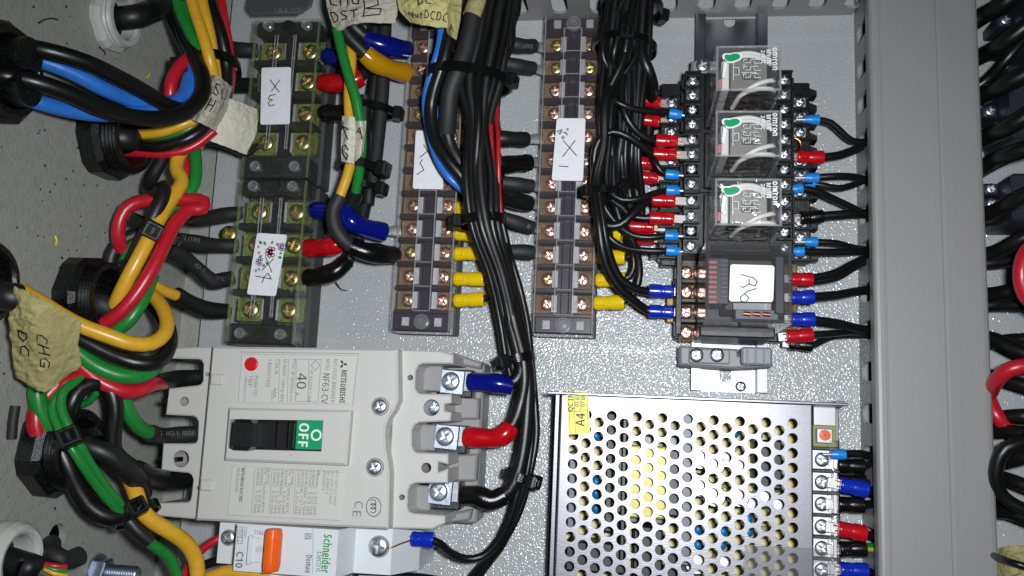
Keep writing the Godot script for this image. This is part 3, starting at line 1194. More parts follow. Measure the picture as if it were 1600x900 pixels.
func power_supply() -> void:
	var t := thing("power_supply", "metal cased power supply with a perforated steel cover", "power supply", Vector3(25, 0, 50))
	var h := 38.0
	var x0 := -26.8
	var x1 := 74.5
	var z0 := -10.9
	var z1 := 112.0
	var cw := 5.14
	var ch := 5.8
	var mb := MB.new()
	var hx0 := -20.8 - cw / 2
	var flat := func(a: float, b: float, c: float, d: float) -> void:
		mb.quad(Vector3(a, h, b), Vector3(a, h, d), Vector3(c, h, d), Vector3(c, h, b))
	for k in 18:
		var cx := -20.8 + cw * k
		var zs := -3.4 + (0.0 if k % 2 == 1 else ch / 2)
		var last := zs - ch / 2
		for j in 17:
			var cz := zs + ch * j
			if k == 0 and j == 16:
				break
			last = cz + ch / 2
			var dirs := []
			for q in 24:
				dirs.append(TAU * q / 24)
			for q in [atan2(ch, cw), PI - atan2(ch, cw), PI + atan2(ch, cw), TAU - atan2(ch, cw)]:
				dirs.append(q)
			dirs.sort()
			var r := 2.08
			for q in dirs.size():
				var a: float = dirs[q]
				var b: float = dirs[(q + 1) % dirs.size()]
				var oa: float = minf(cw / 2 / maxf(1e-6, absf(cos(a))), ch / 2 / maxf(1e-6, absf(sin(a))))
				var ob: float = minf(cw / 2 / maxf(1e-6, absf(cos(b))), ch / 2 / maxf(1e-6, absf(sin(b))))
				var ia := Vector3(cx + cos(a) * r, h, cz + sin(a) * r)
				var ib := Vector3(cx + cos(b) * r, h, cz + sin(b) * r)
				mb.quad(ia, ib, Vector3(cx + cos(b) * ob, h, cz + sin(b) * ob), Vector3(cx + cos(a) * oa, h, cz + sin(a) * oa))
				mb.quad(ib, ia, ia - Vector3(0, 1.0, 0), ib - Vector3(0, 1.0, 0))
		flat.call(cx - cw / 2, z0, cx + cw / 2, zs - ch / 2)
		flat.call(cx - cw / 2, last, cx + cw / 2, z1)
	var hx1 := -20.8 + cw * 17.5
	flat.call(x0 + 0.8, z0, hx0, z1)
	flat.call(hx1, z0, x1 - 0.8, z1)
	# rounded bends down both ends
	for e in [[x0 + 0.8, -1.0, 34.0], [x1 - 0.8, 1.0, 9.0]]:
		var prev := Vector2(e[0], h)
		for k in range(1, 6):
			var a := PI / 2 * k / 5.0
			var q := Vector2(e[0] + e[1] * sin(a) * 0.8, h - 0.8 + cos(a) * 0.8)
			_bend(mb, prev, q, z0, z1, e[1])
			prev = q
		_bend(mb, prev, Vector2(prev.x, h - e[2]), z0, z1, e[1])
	put(mb, "perforated_cover", M.steel, t)
	# chassis: side wall seen edge on, floor and end
	var ch_ := put(MB.new().box(Vector3(27.8, 19.6, -11.8), Vector3(120.4, 38.2, 1.2), 0.3), "chassis_side", M.steel, t)
	put(MB.new().box(Vector3(89, 19, -12.6), Vector3(4.2, 4, 2.4), 0.3), "chassis_tab", M.steel, ch_)
	put(MB.new().box(Vector3(30, 0.9, 50), Vector3(126, 1.4, 124), 0.3), "chassis_floor", M.steel, t)
	put(MB.new().box(Vector3(-28.4, 17, 50), Vector3(2.0, 31, 124), 0.3), "chassis_end", M.steel, t)
	# circuit board and what shows through the holes
	var pcb := put(MB.new().box(Vector3(28, 7, 50), Vector3(112, 1.6, 118), 0.1), "circuit_board", M.pcb, t)
	var zz := func(x: float, y: float) -> Vector3: return P(840 + x / 2.904, 590 + y / 2.904, 24)
	var bx := func(called: String, x: float, y: float, sx: float, sy: float, top: float, m: Material) -> MeshInstance3D:
		var c: Vector3 = zz.call(x, y)
		c.y = (top + 7.6) / 2
		return put(MB.new().box(c, Vector3(sx, top - 7.8, sy), 0.6), called, m, t)
	bx.call("transformer", 500, 470, 30, 27, 27, M.ferrite)
	bx.call("winding_tape", 500, 470, 17, 29, 30, M.tape_bright)
	bx.call("transformer_foot", 500, 640, 30, 6, 16, M.heatsink)
	bx.call("transformer_foot", 500, 290, 26, 5, 16, M.strip_metal)
	bx.call("heatsink", 390, 480, 2.2, 62, 29, M.ferrite)
	bx.call("heatsink", 672, 480, 5.2, 66, 27, M.heatsink)
	bx.call("heatsink", 155, 520, 3.4, 34, 24, M.heatsink)
	bx.call("heatsink", 330, 430, 4.0, 50, 22, M.black_plastic)
	bx.call("choke", 270, 815, 26, 12, 25, M.ferrite)
	bx.call("choke", 500, 800, 12, 22, 24, M.ferrite)
	bx.call("inductor", 660, 860, 13, 12, 22, M.ferrite)
	bx.call("terminal_base", 1050, 395, 11, 20, 22, M.ferrite)
	for q in [[735, 365, 4.6, 28], [800, 395, 4.4, 27], [735, 490, 4.6, 28], [800, 535, 4.6, 28], [915, 400, 4.0, 26], [915, 545, 4.0, 26], [1090, 590, 3.6, 24], [1040, 550, 4.0, 24], [850, 370, 3.0, 22], [720, 840, 5.0, 24], [850, 850, 4.0, 22], [975, 570, 4.0, 22]]:
		var c: Vector3 = zz.call(q[0], q[1])
		c.y = 7.8
		var cap := put(MB.new().lathe(Transform3D(Basis.IDENTITY, c), [Vector2(q[2], 0), Vector2(q[2], q[3] - 8.5), Vector2(q[2] - 0.5, q[3] - 8)], 20), "capacitor", M.cap_sleeve, t)
		put(MB.new().lathe(Transform3D(Basis.IDENTITY, c), [Vector2(q[2] - 0.5, q[3] - 8), Vector2(0.01, q[3] - 7.9)], 20), "capacitor_top", M.tin, cap)
	for q in [[262, 480], [262, 530], [262, 600], [735, 700], [735, 770], [850, 710], [845, 770], [968, 650], [970, 710], [905, 250], [375, 690], [262, 265]]:
		var c: Vector3 = zz.call(q[0], q[1])
		c.y = 15
		put(MB.new().tube([c + Vector3(0, 0, -2.6), c + Vector3(0, 0, -1.8), c, c + Vector3(0, 0, 1.8), c + Vector3(0, 0, 2.6)], [0.3, 1.6, 2.2, 1.6, 0.3], 12), "disc_capacitor", M.cap_blue, t)
	for k in 46:
		var c := Vector3(rng.randf_range(-22, 68), 8.6, rng.randf_range(-4, 74))
		var a := rng.randf() * TAU
		put(MB.new().box(c, Vector3(rng.randf_range(2, 5), rng.randf_range(1.5, 5), rng.randf_range(1, 2)), 0.2, Basis(Vector3.UP, a)), "component", [M.ferrite, M.cap_sleeve, M.pcb_green, M.heatsink][k % 4], pcb)
	# inspection sticker
	var lab := put(MB.new().prism(outline([[885, 609], [919, 612], [922, 677], [889, 679]], h), h + 0.03, h + 0.16), "inspection_sticker", M.qc_label, t)
	var up := Basis(Vector3(0, 0, -1), Vector3(-1, 0, 0), Vector3(0, 1, 0))
	for q in [["QC INS", 892, 626, 3.0], ["A4", 907, 656, 5.0], ["01 03", 902, 626, 2.3], ["07 08", 911, 626, 2.3]]:
		var o := letters(q[0], q[3], P(q[1], q[2], h + 0.25), lab, M.pen, true, up)
		o.transform.basis.x *= 0.9
	mb = MB.new()
	strokes(mb, [[[897, 611], [899, 676]], [[906, 612], [907, 643]], [[898, 643], [917, 642]], [[888, 643], [898, 643]], [[917, 612], [919, 676]], [[888, 611], [891, 676]]], func(x, y): return P(x, y, h + 0.16), Vector3.UP, 0.18)
	put(mb, "printed_line", M.ink, lab)
	# output end: board tab, trimmer and terminal row
	put(MB.new().box(P(1288, 650, 17) + Vector3(0, 0, 0), Vector3(9, 1, 8), 0.2), "bracket", M.tin_white, t)
	var tr := put(MB.new().box(P(1288, 682, 15), Vector3(9.5, 1.4, 9.5), 0.2), "trimmer_board", M.pcb_green, t)
	put(MB.new().box(P(1287, 681, 17), Vector3(6.4, 3.4, 6), 0.3), "trimmer", M.tin_white, tr)
	put(MB.new().lathe(Transform3D(Basis.IDENTITY, P(1289, 680, 19)), [Vector2(2.3, -0.5), Vector2(2.2, 0.8), Vector2(0.01, 0.9)], 16), "trimmer_knob", M.orange, tr)
	for sz in [Vector3(3.0, 0.3, 0.6), Vector3(0.6, 0.3, 3.0)]:
		put(MB.new().box(P(1289, 680, 19.9), sz, 0.05, Basis(Vector3.UP, 0.4)), "trimmer_slot", M.copper, tr)
	var ys := [718, 753, 787, 822, 856, 890, 925]
	var base_z := (P(1285, 700, 12).z + P(1285, 942, 12).z) / 2
	put(MB.new().box(Vector3(P(1287, 800, 12).x, 8, base_z), Vector3(12.6, 12, 70), 0.4), "terminal_row", M.black_plastic, t)
	for k in ys.size():
		var p := P(1283, ys[k], 16)
		put(MB.new().box(p, Vector3(8.4, 1.2, 8.0), 0.3), "terminal_plate", M.tin, t)
		screw(t, p + Vector3(0, 0.6, 0), M.screw_steel, "screw")
		var q := P(1287, ys[k] - 17.4, 18)
		put(MB.new().box(Vector3(q.x, 16.5, q.z), Vector3(12.4, 6, 1.4), 0.3), "barrier", M.black_plastic, t)
		var s := P(1303, ys[k], 17)
		put(MB.new().box(s, Vector3(1.6, 4.4, 7.6), 0.2), "clamp_edge", M.tin, t)
	var cz := P(1303, 800, 21)
	put(MB.new().box(Vector3(cz.x, 18.5, base_z), Vector3(3.4, 6, 70), 0.4), "clear_guard", M.clear, t)
	var fl := MB.new()
	fl.prism(outline([[1166, 852], [1290, 857], [1305, 880], [1305, 930], [1160, 930]], 44), 42.8, 44, 0.4)
	put(fl, "clear_flap", M.clear_flap, t)


func _bend(mb: MB, a: Vector2, b: Vector2, z0: float, z1: float, out: float) -> void:
	if out > 0:
		mb.quad(Vector3(a.x, a.y, z0), Vector3(a.x, a.y, z1), Vector3(b.x, b.y, z1), Vector3(b.x, b.y, z0))
	else:
		mb.quad(Vector3(a.x, a.y, z1), Vector3(a.x, a.y, z0), Vector3(b.x, b.y, z0), Vector3(b.x, b.y, z1))


# ---------------------------------------------------------------- terminal strips

# a shell of thin panes open below
func hood(x0: float, x1: float, z0: float, z1: float, y0: float, y1: float) -> MB:
	var mb := MB.new()
	var c := 0.7
	mb.quad(Vector3(x0 + c, y1, z0 + c), Vector3(x0 + c, y1, z1 - c), Vector3(x1 - c, y1, z1 - c), Vector3(x1 - c, y1, z0 + c))
	mb.quad(Vector3(x0, y1 - c, z0), Vector3(x0, y0, z0), Vector3(x0, y0, z1), Vector3(x0, y1 - c, z1))
	mb.quad(Vector3(x1, y0, z0), Vector3(x1, y1 - c, z0), Vector3(x1, y1 - c, z1), Vector3(x1, y0, z1))
	mb.quad(Vector3(x0, y0, z1), Vector3(x1, y0, z1), Vector3(x1, y1 - c, z1), Vector3(x0, y1 - c, z1))
	mb.quad(Vector3(x1, y0, z0), Vector3(x0, y0, z0), Vector3(x0, y1 - c, z0), Vector3(x1, y1 - c, z0))
	mb.quad(Vector3(x0, y1 - c, z0), Vector3(x0, y1 - c, z1), Vector3(x0 + c, y1, z1 - c), Vector3(x0 + c, y1, z0 + c))
	mb.quad(Vector3(x1, y1 - c, z1), Vector3(x1, y1 - c, z0), Vector3(x1 - c, y1, z0 + c), Vector3(x1 - c, y1, z1 - c))
	mb.quad(Vector3(x0, y1 - c, z1), Vector3(x1, y1 - c, z1), Vector3(x1 - c, y1, z1 - c), Vector3(x0 + c, y1, z1 - c))
	mb.quad(Vector3(x1, y1 - c, z0), Vector3(x0, y1 - c, z0), Vector3(x0 + c, y1, z0 + c), Vector3(x1 - c, y1, z0 + c))
	return mb


func slim_strip(label: String, x0: float, x1: float, z0: float, z1: float, zs: Array) -> Node3D:
	var t := thing("terminal_block", label, "terminal block", Vector3((x0 + x1) / 2, 0, z1), "twelve pole terminal strips with clear covers")
	var mid := (x0 + x1) / 2
	var pitch: float = (zs[-1] - zs[0]) / (zs.size() - 1)
	var c := Vector3(mid, 4.5, (z0 + z1) / 2)
	put(MB.new().box(c, Vector3(x1 - x0 + 1.5, 8.8, z1 - z0), 0.5), "body", M.block_side, t)
	var za: float = zs[0] - pitch / 2
	var zb: float = zs[-1] + pitch / 2
	for e in [[z0, za], [zb, z1]]:
		var cap := put(MB.new().box(Vector3(mid, 12.9, (e[0] + e[1]) / 2), Vector3(x1 - x0 - 0.6, 8.0, absf(e[1] - e[0]) - 0.4), 0.9), "end_cap", M.block_body, t)
		var zc: float = (e[0] + e[1]) / 2
		for sg in [-1, 1]:
			put(MB.new().box(Vector3(mid + sg * 7.6, 16.9, zc), Vector3(3.6, 0.7, 4.2), 0.2), "window", M.strip_metal, cap)
		put(MB.new().lathe(Transform3D(Basis.IDENTITY, Vector3(mid, 16.8, zc)), [Vector2(3.7, 0), Vector2(3.5, 1.2), Vector2(2.6, 1.4), Vector2(2.2, 0.4), Vector2(1.6, 0.4), Vector2(1.5, 1.3), Vector2(0.01, 1.4)], 24), "cover_pin", M.painted_glint, cap)
	for k in zs.size() + 1:
		put(MB.new().box(Vector3(mid, 12.8, za + pitch * k), Vector3(x1 - x0 - 0.5, 8.0, 1.7), 0.3), "barrier", M.block_body, t)
	put(MB.new().box(Vector3(mid, 11.0, (za + zb) / 2), Vector3(3.6, 5.0, zb - za), 0.3), "spine", M.block_body, t)
	for sg in [-1, 1]:
		put(MB.new().box(Vector3(mid + sg * 3.15, 10.4, (za + zb) / 2), Vector3(2.5, 4.0, zb - za - 1), 0.1), "channel", M.block_body, t)
	for k in zs.size():
		for sg in [-1, 1]:
			put(MB.new().box(Vector3(mid + sg * 4.6, 11.6, zs[k]), Vector3(2.8, 5.2, pitch - 3.2), 0.2), "busbar", M.strip_metal, t)
			var xo := x0 + 5.6 if sg < 0 else x1 - 5.6
			var pl := put(MB.new().box(Vector3(xo + sg * 0.6, 11.4, zs[k]), Vector3(9.4, 1.0, pitch - 2.4), 0.35), "terminal_plate", M.pad_copper, t)
			put(MB.new().box(Vector3(xo + sg * 5.0, 10.0, zs[k]), Vector3(0.8, 4.2, pitch - 3), 0.15), "plate_lip", M.pad_copper, pl)
			inst(K.screw, "screw", [M.screw_copper, M.screw_copper, M.screw_copper, M.screw_copper, M.screw_yellow, M.screw_dark][rng.randi() % 6], pl, Vector3(xo, 11.9, zs[k]), Basis(Vector3.UP, rng.randf() * 3))
	var cv := put(hood(x0, x1, z0, z1, 7.5, 19.8), "clear_cover", M.clear_smoke, t)
	for x in [mid - 4.0, mid + 4.0]:
		put(MB.new().box(Vector3(x, 20.15, (za + zb) / 2), Vector3(0.6, 0.6, zb - za), 0.15), "cover_ridge", M.painted_glint, cv)
	for k in zs.size() + 1:
		put(MB.new().box(Vector3(mid, 20.0, za + pitch * k), Vector3(7.0, 0.5, 0.5), 0.15), "cover_rib", M.painted_glint, cv)  # pale ribs carry the painted glint for a glossy look
	for x in [x0 + 0.5, x1 - 0.5]:
		put(MB.new().box(Vector3(x, 19.4, (z0 + z1) / 2), Vector3(0.7, 0.7, z1 - z0 - 1), 0.2), "cover_edge", M.painted_glint, cv)
	return t


func wide_strip(label: String, x0: float, x1: float, z0: float, z1: float, zs: Array, e0: float, e1: float) -> Node3D:
	var t := thing("terminal_block", label, "terminal block", Vector3((x0 + x1) / 2, 0, z1), "four pole power terminal blocks")
	var mid := (x0 + x1) / 2
	var top := 27.0
	put(MB.new().box(Vector3(mid + 0.4, 6.5, (z0 + z1) / 2), Vector3(x1 - x0 + 1.8, 12.8, z1 - z0 - 0.3), 0.6), "body", M.block_side, t)
	for e in [[z0, e0], [e1, z1]]:
		var zc: float = (e[0] + e[1]) / 2
		var cap := put(MB.new().box(Vector3(mid, 18.4, zc), Vector3(x1 - x0 - 0.8, 13.0, absf(e[1] - e[0]) - 0.6), 0.9), "end_cap", M.block_body, t)
		put(MB.new().cyl(Vector3(mid, 24, zc), Vector3(mid, 25.3, zc), 3.4, 3.2, 20), "cap_boss", M.black_plastic, cap)
		for sg in [-1, 1]:
			put(MB.new().lathe(Transform3D(Basis.IDENTITY, Vector3(mid + sg * 9.6, 24.8, zc)), [Vector2(2.6, 0), Vector2(2.5, 2.4), Vector2(1.9, 2.8), Vector2(1.3, 2.3), Vector2(1.1, 1.4), Vector2(0.01, 1.4)], 20), "cover_pin", M.painted_glint, cap)
	for k in zs.size() - 1:
		put(MB.new().box(Vector3(mid, 18.5, (zs[k] + zs[k + 1]) / 2), Vector3(x1 - x0 - 0.7, 12.5, 2.0), 0.4), "barrier", M.block_body, t)
	put(MB.new().box(Vector3(mid, 16, (zs[0] + zs[-1]) / 2), Vector3(4.5, 8, e1 - e0), 0.3), "spine", M.block_body, t)
	for k in zs.size():
		for sg in [-1, 1]:
			var xo := x0 + 7.0 if sg < 0 else x1 - 7.4
			var pl := put(MB.new().box(Vector3(xo + sg * 0.4, 16.0, zs[k]), Vector3(12.4, 1.4, 11.6), 0.5), "terminal_plate", M.pad_yellow, t)
			put(MB.new().box(Vector3(mid + sg * 3.6, 16.4, zs[k]), Vector3(1.4, 3.4, 10.0), 0.3), "busbar", M.strip_metal, t)
			put(MB.new().box(Vector3(xo + sg * 6.6, 14.4, zs[k]), Vector3(1.0, 4.6, 10.4), 0.2), "plate_lip", M.pad_yellow, pl)
			inst(K.screw_big, "screw", M.screw_yellow, pl, Vector3(xo, 16.6, zs[k]), Basis(Vector3.UP, rng.randf() * 3))
	var cv := put(hood(x0, x1, z0, z1, 13.0, top), "clear_cover", M.clear_green, t)
	for x in [mid - 5.0, mid - 3.6, mid + 4.4, mid + 5.4]:
		put(MB.new().box(Vector3(x, top + 0.3, (e0 + e1) / 2), Vector3(0.5, 0.6, (e1 - e0) * 0.92), 0.15), "cover_ridge", M.painted_glint, cv)
	for x in [x0 + 0.6, x1 - 0.6]:
		put(MB.new().box(Vector3(x, top - 1.2, (z0 + z1) / 2), Vector3(1.0, 2.2, z1 - z0 - 1), 0.3), "cover_edge", M.edge_green, cv)
	return t


# a paper sticker from its four corners; returns the sticker; lines in (u across, v down the reading direction)
func sticker(parent: Node, c: Array, h: float, lines: Array, wide := 0.42) -> MeshInstance3D:
	var p := outline(c, h)
	var rounded := []
	for k in 4:
		var a: Vector2 = p[k]
		var b: Vector2 = p[(k + 3) % 4]
		var d: Vector2 = p[(k + 1) % 4]
		for f in 4:
			var u := f / 3.0
			var q := a.move_toward(b, 1.1).lerp(a, u).lerp(a.lerp(a.move_toward(d, 1.1), u), u)
			rounded.append(q)
	var s := put(MB.new().prism(rounded, h, h + 0.22), "label_sticker", M.paper, parent)
	var at := func(u: float, v: float) -> Vector3:
		var q: Vector2 = (p[0] as Vector2).lerp(p[1], u).lerp((p[3] as Vector2).lerp(p[2], u), v)
		return Vector3(q.x, h + 0.2, q.y)
	if lines:
		var mb := MB.new()
		strokes(mb, lines, at, Vector3.UP, wide, 0.1)
		put(mb, "handwriting", M.pen, s)
	return s


# a printed spray of flowers: petals are flat discs of ink
func flowers(parent: Node, h: float, list: Array) -> void:
	for f in list:
		var mb := MB.new()
		var m: Material = M[f[3]]
		var c := P(f[0], f[1], h) + Vector3(0, 0.1, 0)
		if f[3] == "leaf_green":
			var a: float = f[4]
			var d: Vector3 = Vector3(cos(a), 0, sin(a)) * f[2]
			var e: Vector3 = Vector3(-sin(a), 0, cos(a)) * f[2] * 0.32
			mb.quad(c, c + d * 0.5 - e, c + d, c + d * 0.5 + e)
		else:
			for k in 7:
				var a := TAU * k / 7.0
				var q: Vector3 = c + Vector3(cos(a), 0, sin(a)) * f[2] * (0.62 if k > 0 else 0.0)
				var pts := []
				for j in 9:
					pts.append([q.x + cos(TAU * j / 8) * f[2] * 0.26, q.z + sin(TAU * j / 8) * f[2] * 0.26])
				strokes(mb, [pts], func(x, z): return Vector3(x, c.y, z), Vector3.UP, f[2] * 0.16, 0.02)
		put(mb, "printed_flower", m, parent)


func terminal_strips() -> void:
	var zs := []
	for k in 12:
		zs.append(lerpf(P(880, 70, 14).z, P(880, 475, 14).z, k / 11.0))
	var t := slim_strip("long slim terminal strip between the two cable bundles, sticker X 1", -41.8, -14.9, -188.6, -38.2, zs)
	var s := sticker(t, [[870, 185], [915, 185], [911, 283], [862, 282]], 20.6, [[[0.28, 0.36], [0.75, 0.6]], [[0.68, 0.36], [0.3, 0.62]], [[0.2, 0.77], [0.5, 0.78]]])
	flowers(s, 20.9, [[877, 205, 1.0, "rose_red"], [880, 215, 0.9, "rose_red"], [887, 202, 0.7, "violet"], [886, 210, 0.6, "violet"], [872, 208, 1.6, "leaf_green", 0.4], [880, 208, 1.8, "leaf_green", -0.2], [874, 204, 1.5, "leaf_green", 2.6]])
	zs = []
	for k in 12:
		zs.append(lerpf(P(670, 73, 14).z, P(660, 469, 14).z, k / 11.0))
	t = slim_strip("long slim terminal strip beside the blue sleeves, sticker X 2", -106.6, -79.2, -188.6, -37.4, zs)
	sticker(t, [[650, 204], [694, 206], [692, 296], [645, 295]], 20.6, [[[0.3, 0.24], [0.62, 0.5]], [[0.6, 0.28], [0.2, 0.46]], [[0.28, 0.5], [0.2, 0.56], [0.28, 0.62], [0.34, 0.68], [0.22, 0.72], [0.12, 0.76]]])

	zs = [P(420, 82, 18).z, P(415, 129, 18).z, P(410, 178, 18).z, P(405, 223, 18).z]
	t = wide_strip("four pole terminal block with a blank topped sticker X 3, uppermost near the wall", -182, -149, -185.5, -106.6, zs, P(420, 58, 20).z, P(405, 248, 20).z)
	sticker(t, [[409, 106], [455, 105], [453, 194], [407, 195]], 27.8, [[[0.3, 0.22], [0.62, 0.44]], [[0.64, 0.22], [0.36, 0.42]], [[0.5, 0.48], [0.3, 0.5], [0.26, 0.56], [0.4, 0.57], [0.26, 0.62], [0.3, 0.68], [0.48, 0.66]]])
	zs = [P(398, 331, 18).z, P(393, 382, 18).z, P(388, 433, 18).z, P(383, 483, 18).z]
	t = wide_strip("four pole terminal block with a rose printed sticker X 4, above the large breaker", -182, -149, -106.0, -28.6, zs, P(390, 307, 20).z, P(380, 506, 20).z)
	s = sticker(t, [[402, 364], [449, 367], [431, 463], [386, 460]], 27.8, [[[0.42, 0.38], [0.72, 0.62]], [[0.7, 0.4], [0.38, 0.6]], [[0.2, 0.7], [0.75, 0.73], [0.6, 0.64], [0.5, 0.7], [0.45, 0.8]]])
	flowers(s, 28.1, [[423, 394, 2.9, "rose_red"], [423, 394, 1.7, "rose_red"], [441, 386, 2.2, "violet"], [406, 409, 2.2, "violet"], [405, 421, 0.8, "violet"], [400, 423, 0.8, "violet"], [404, 386, 0.7, "rose_red"], [405, 395, 0.7, "rose_red"], [434, 382, 0.9, "rose_red"], [410, 382, 2.6, "leaf_green", -2.4], [415, 384, 2.4, "leaf_green", -2.0], [424, 382, 2.0, "leaf_green", -1.2], [434, 401, 2.4, "leaf_green", 0.3], [410, 399, 2.0, "leaf_green", 2.6], [418, 407, 2.4, "leaf_green", 1.6], [414, 412, 2.0, "leaf_green", 2.0], [436, 397, 1.8, "leaf_green", -0.4]])
	# a loose smoked cover leaning at the top edge
	var mb := MB.new()
	mb.prism([Vector2(-16, -9), Vector2(16, -9), Vector2(17, 3), Vector2(13, 7.5), Vector2(-10, 8.5), Vector2(-14, 4)], 0, 1.2, 0.3, [], Transform3D(Basis(Vector3.RIGHT, -0.35) * Basis(Vector3.UP, -0.03), P(436, 4, 34)))
	t = thing("terminal_cover", "smoked grey terminal cover lying loose above the uppermost terminal block", "cover", P(436, 4, 30))
	put(mb, "smoked_sheet", M.clear_grey, t)
	letters("UK4-105", 3.6, P(450, 17, 38.5), t, M.ink_faint, false, Basis(Vector3(1, 0, 0), Vector3(0, 0, -1), Vector3(0, 1, 0)))


# ---------------------------------------------------------------- relays on their rail

func relays() -> void:
	# top hat rail with slots
	var t := thing("din_rail", "bright steel mounting rail carrying the relay sockets", "rail", Vector3(45, 0, -17))
	var mb := MB.new()
	var zt := -194.0
	var zb := P(1135, 612, 7).z
	var hs := []
	for y in [30, 584]:
		var p := P(1140 if y < 100 else 1133, y, 1.5)
		hs.append(rect2(p.x - 2.6, p.z - 6, p.x + 2.6, p.z + 4, 2.4))
	mb.prism(rect2(33.2, zt, 57.2, zb), 0.4, 1.6, 0.0, hs)
	for sg in [-1, 1]:
		mb.box(Vector3(45.2 + sg * 12.4, 4.0, (zt + zb) / 2), Vector3(1.2, 7.0, zb - zt), 0.2)
		mb.box(Vector3(45.2 + sg * 14.4, 7.0, (zt + zb) / 2), Vector3(4.4, 1.2, zb - zt), 0.2)
	put(mb, "rail", M.rail, t)
	screw(t, P(1157, 604, 2), M.screw_steel, "screw_small", 0.6)
	# grey end clamps
	t = thing("end_clamp", "grey plastic end clamp with one screw above the relay sockets", "end clamp", Vector3(45, 0, -160), "rail end clamps")
	put(MB.new().box(P(1098, 103, 22) + Vector3(2, -8, 1), Vector3(14, 16, 8), 1.0), "clamp_body", M.clamp_grey, t)
	screw(t, P(1098, 103, 22.2), M.screw_steel, "screw", 0.4)
	t = thing("end_clamp", "grey plastic end clamp with two screws below the smoked relay", "end clamp", Vector3(45, 0, -32), "rail end clamps")
	var mbx := MB.new()
	mbx.prism(outline([[1062, 540], [1152, 545], [1154, 555], [1205, 556], [1208, 573], [1145, 576], [1062, 570]], 24), 8, 24, 0.9)
	put(mbx, "clamp_body", M.clamp_grey, t)
	put(MB.new().box(P(1181, 557, 27), Vector3(12.5, 6, 7.5), 0.8), "clamp_jaw", M.clamp_grey, t)
	for x in [1168, 1181, 1194]:
		put(MB.new().box(P(x, 557, 30.4), Vector3(0.7, 1.0, 7.2), 0.2), "clamp_rib", M.clamp_grey, t)
	put(MB.new().box(P(1108, 557, 25), Vector3(17, 2.4, 6.2), 0.5), "clamp_bridge", M.clamp_grey, t)
	for x in [1088, 1120]:
		screw(t, P(x, 555, 26.3), M.screw_steel, "screw", 0.9)

	var words := ["topmost", "middle", "lowest"]
	var tops := [[1120, 72, 1222, 140], [1120, 173, 1221, 244], [1114, 281, 1219, 350]]
	for k in 3:
		var a := P(tops[k][0], tops[k][1], 66)
		var b := P(tops[k][2], tops[k][3], 66)
		var zc := (a.z + b.z) / 2
		var xc := 45.3
		socket(words[k], xc, zc)
		plug_relay(words[k], xc, zc)
	smoked_relay()


func socket(which: String, xc: float, zc: float) -> void:
	var t := thing("relay_socket", "black two tier screw socket under the %s of the clear relays" % which, "relay socket", Vector3(xc, 7.6, zc), "black relay sockets on the rail")
	var wz := 28.3
	put(MB.new().box(Vector3(xc + 0.5, 12, zc), Vector3(66, 8.6, wz - 0.4), 0.6), "body", M.black_plastic, t)
	put(MB.new().box(Vector3(xc + 0.5, 22, zc), Vector3(46.5, 12, wz - 0.3), 0.6), "upper_tier", M.black_plastic, t)
	put(MB.new().box(Vector3(xc, 28.8, zc), Vector3(28, 3, wz - 3), 0.6), "plug_seat", M.black_plastic, t)
	for sg in [-1, 1]:
		for j in 5:
			var z := zc + (j - 2) * 6.7
			put(MB.new().box(Vector3(xc + 0.5 + sg * 19.6, 28.8, z), Vector3(7.0, 3.4, 1.2), 0.3), "barrier", M.black_plastic, t)
		for j in 4:
			var z := zc + (j - 1.5) * 6.7
			put(MB.new().box(Vector3(xc + 0.5 + sg * 19.6, 27.6, z), Vector3(5.6, 0.8, 5.0), 0.2), "terminal_plate", M.strip_metal, t)
			screw(t, Vector3(xc + 0.5 + sg * 19.6, 28.0, z), M.screw_steel, "screw_small")
			put(MB.new().box(Vector3(xc + 0.5 + sg * 23.6, 24, z), Vector3(1.6, 3.0, 4.6), 0.2), "wire_entry", M.painted_hollow, t)
		for j in 4:
			var z := zc + (j - 1.5) * 7.0
			put(MB.new().box(Vector3(xc + 0.5 + sg * 28.6, 17.4, z + 3.0), Vector3(9.6, 4.6, 1.4), 0.4), "barrier", M.black_plastic, t)
			if j < 3:
				put(MB.new().box(Vector3(xc + 0.5 + sg * 28.4, 16.6, z + 6.6), Vector3(5.2, 0.8, 4.8), 0.2), "terminal_plate", M.strip_metal, t)
				screw(t, Vector3(xc + 0.5 + sg * 28.2, 17.0, z + 6.6), M.screw_steel, "screw_small")
			# wedge shaped teeth along the foot
			var wx: float = xc + 0.5 + sg * 33.0
			put(MB.new().prism([Vector2(wx, z - 1.6), Vector2(wx + sg * 3.4, z - 0.2), Vector2(wx + sg * 3.4, z + 2.4), Vector2(wx, z + 1.6)], 8, 14.5, 0.3), "tooth", M.black_plastic, t)


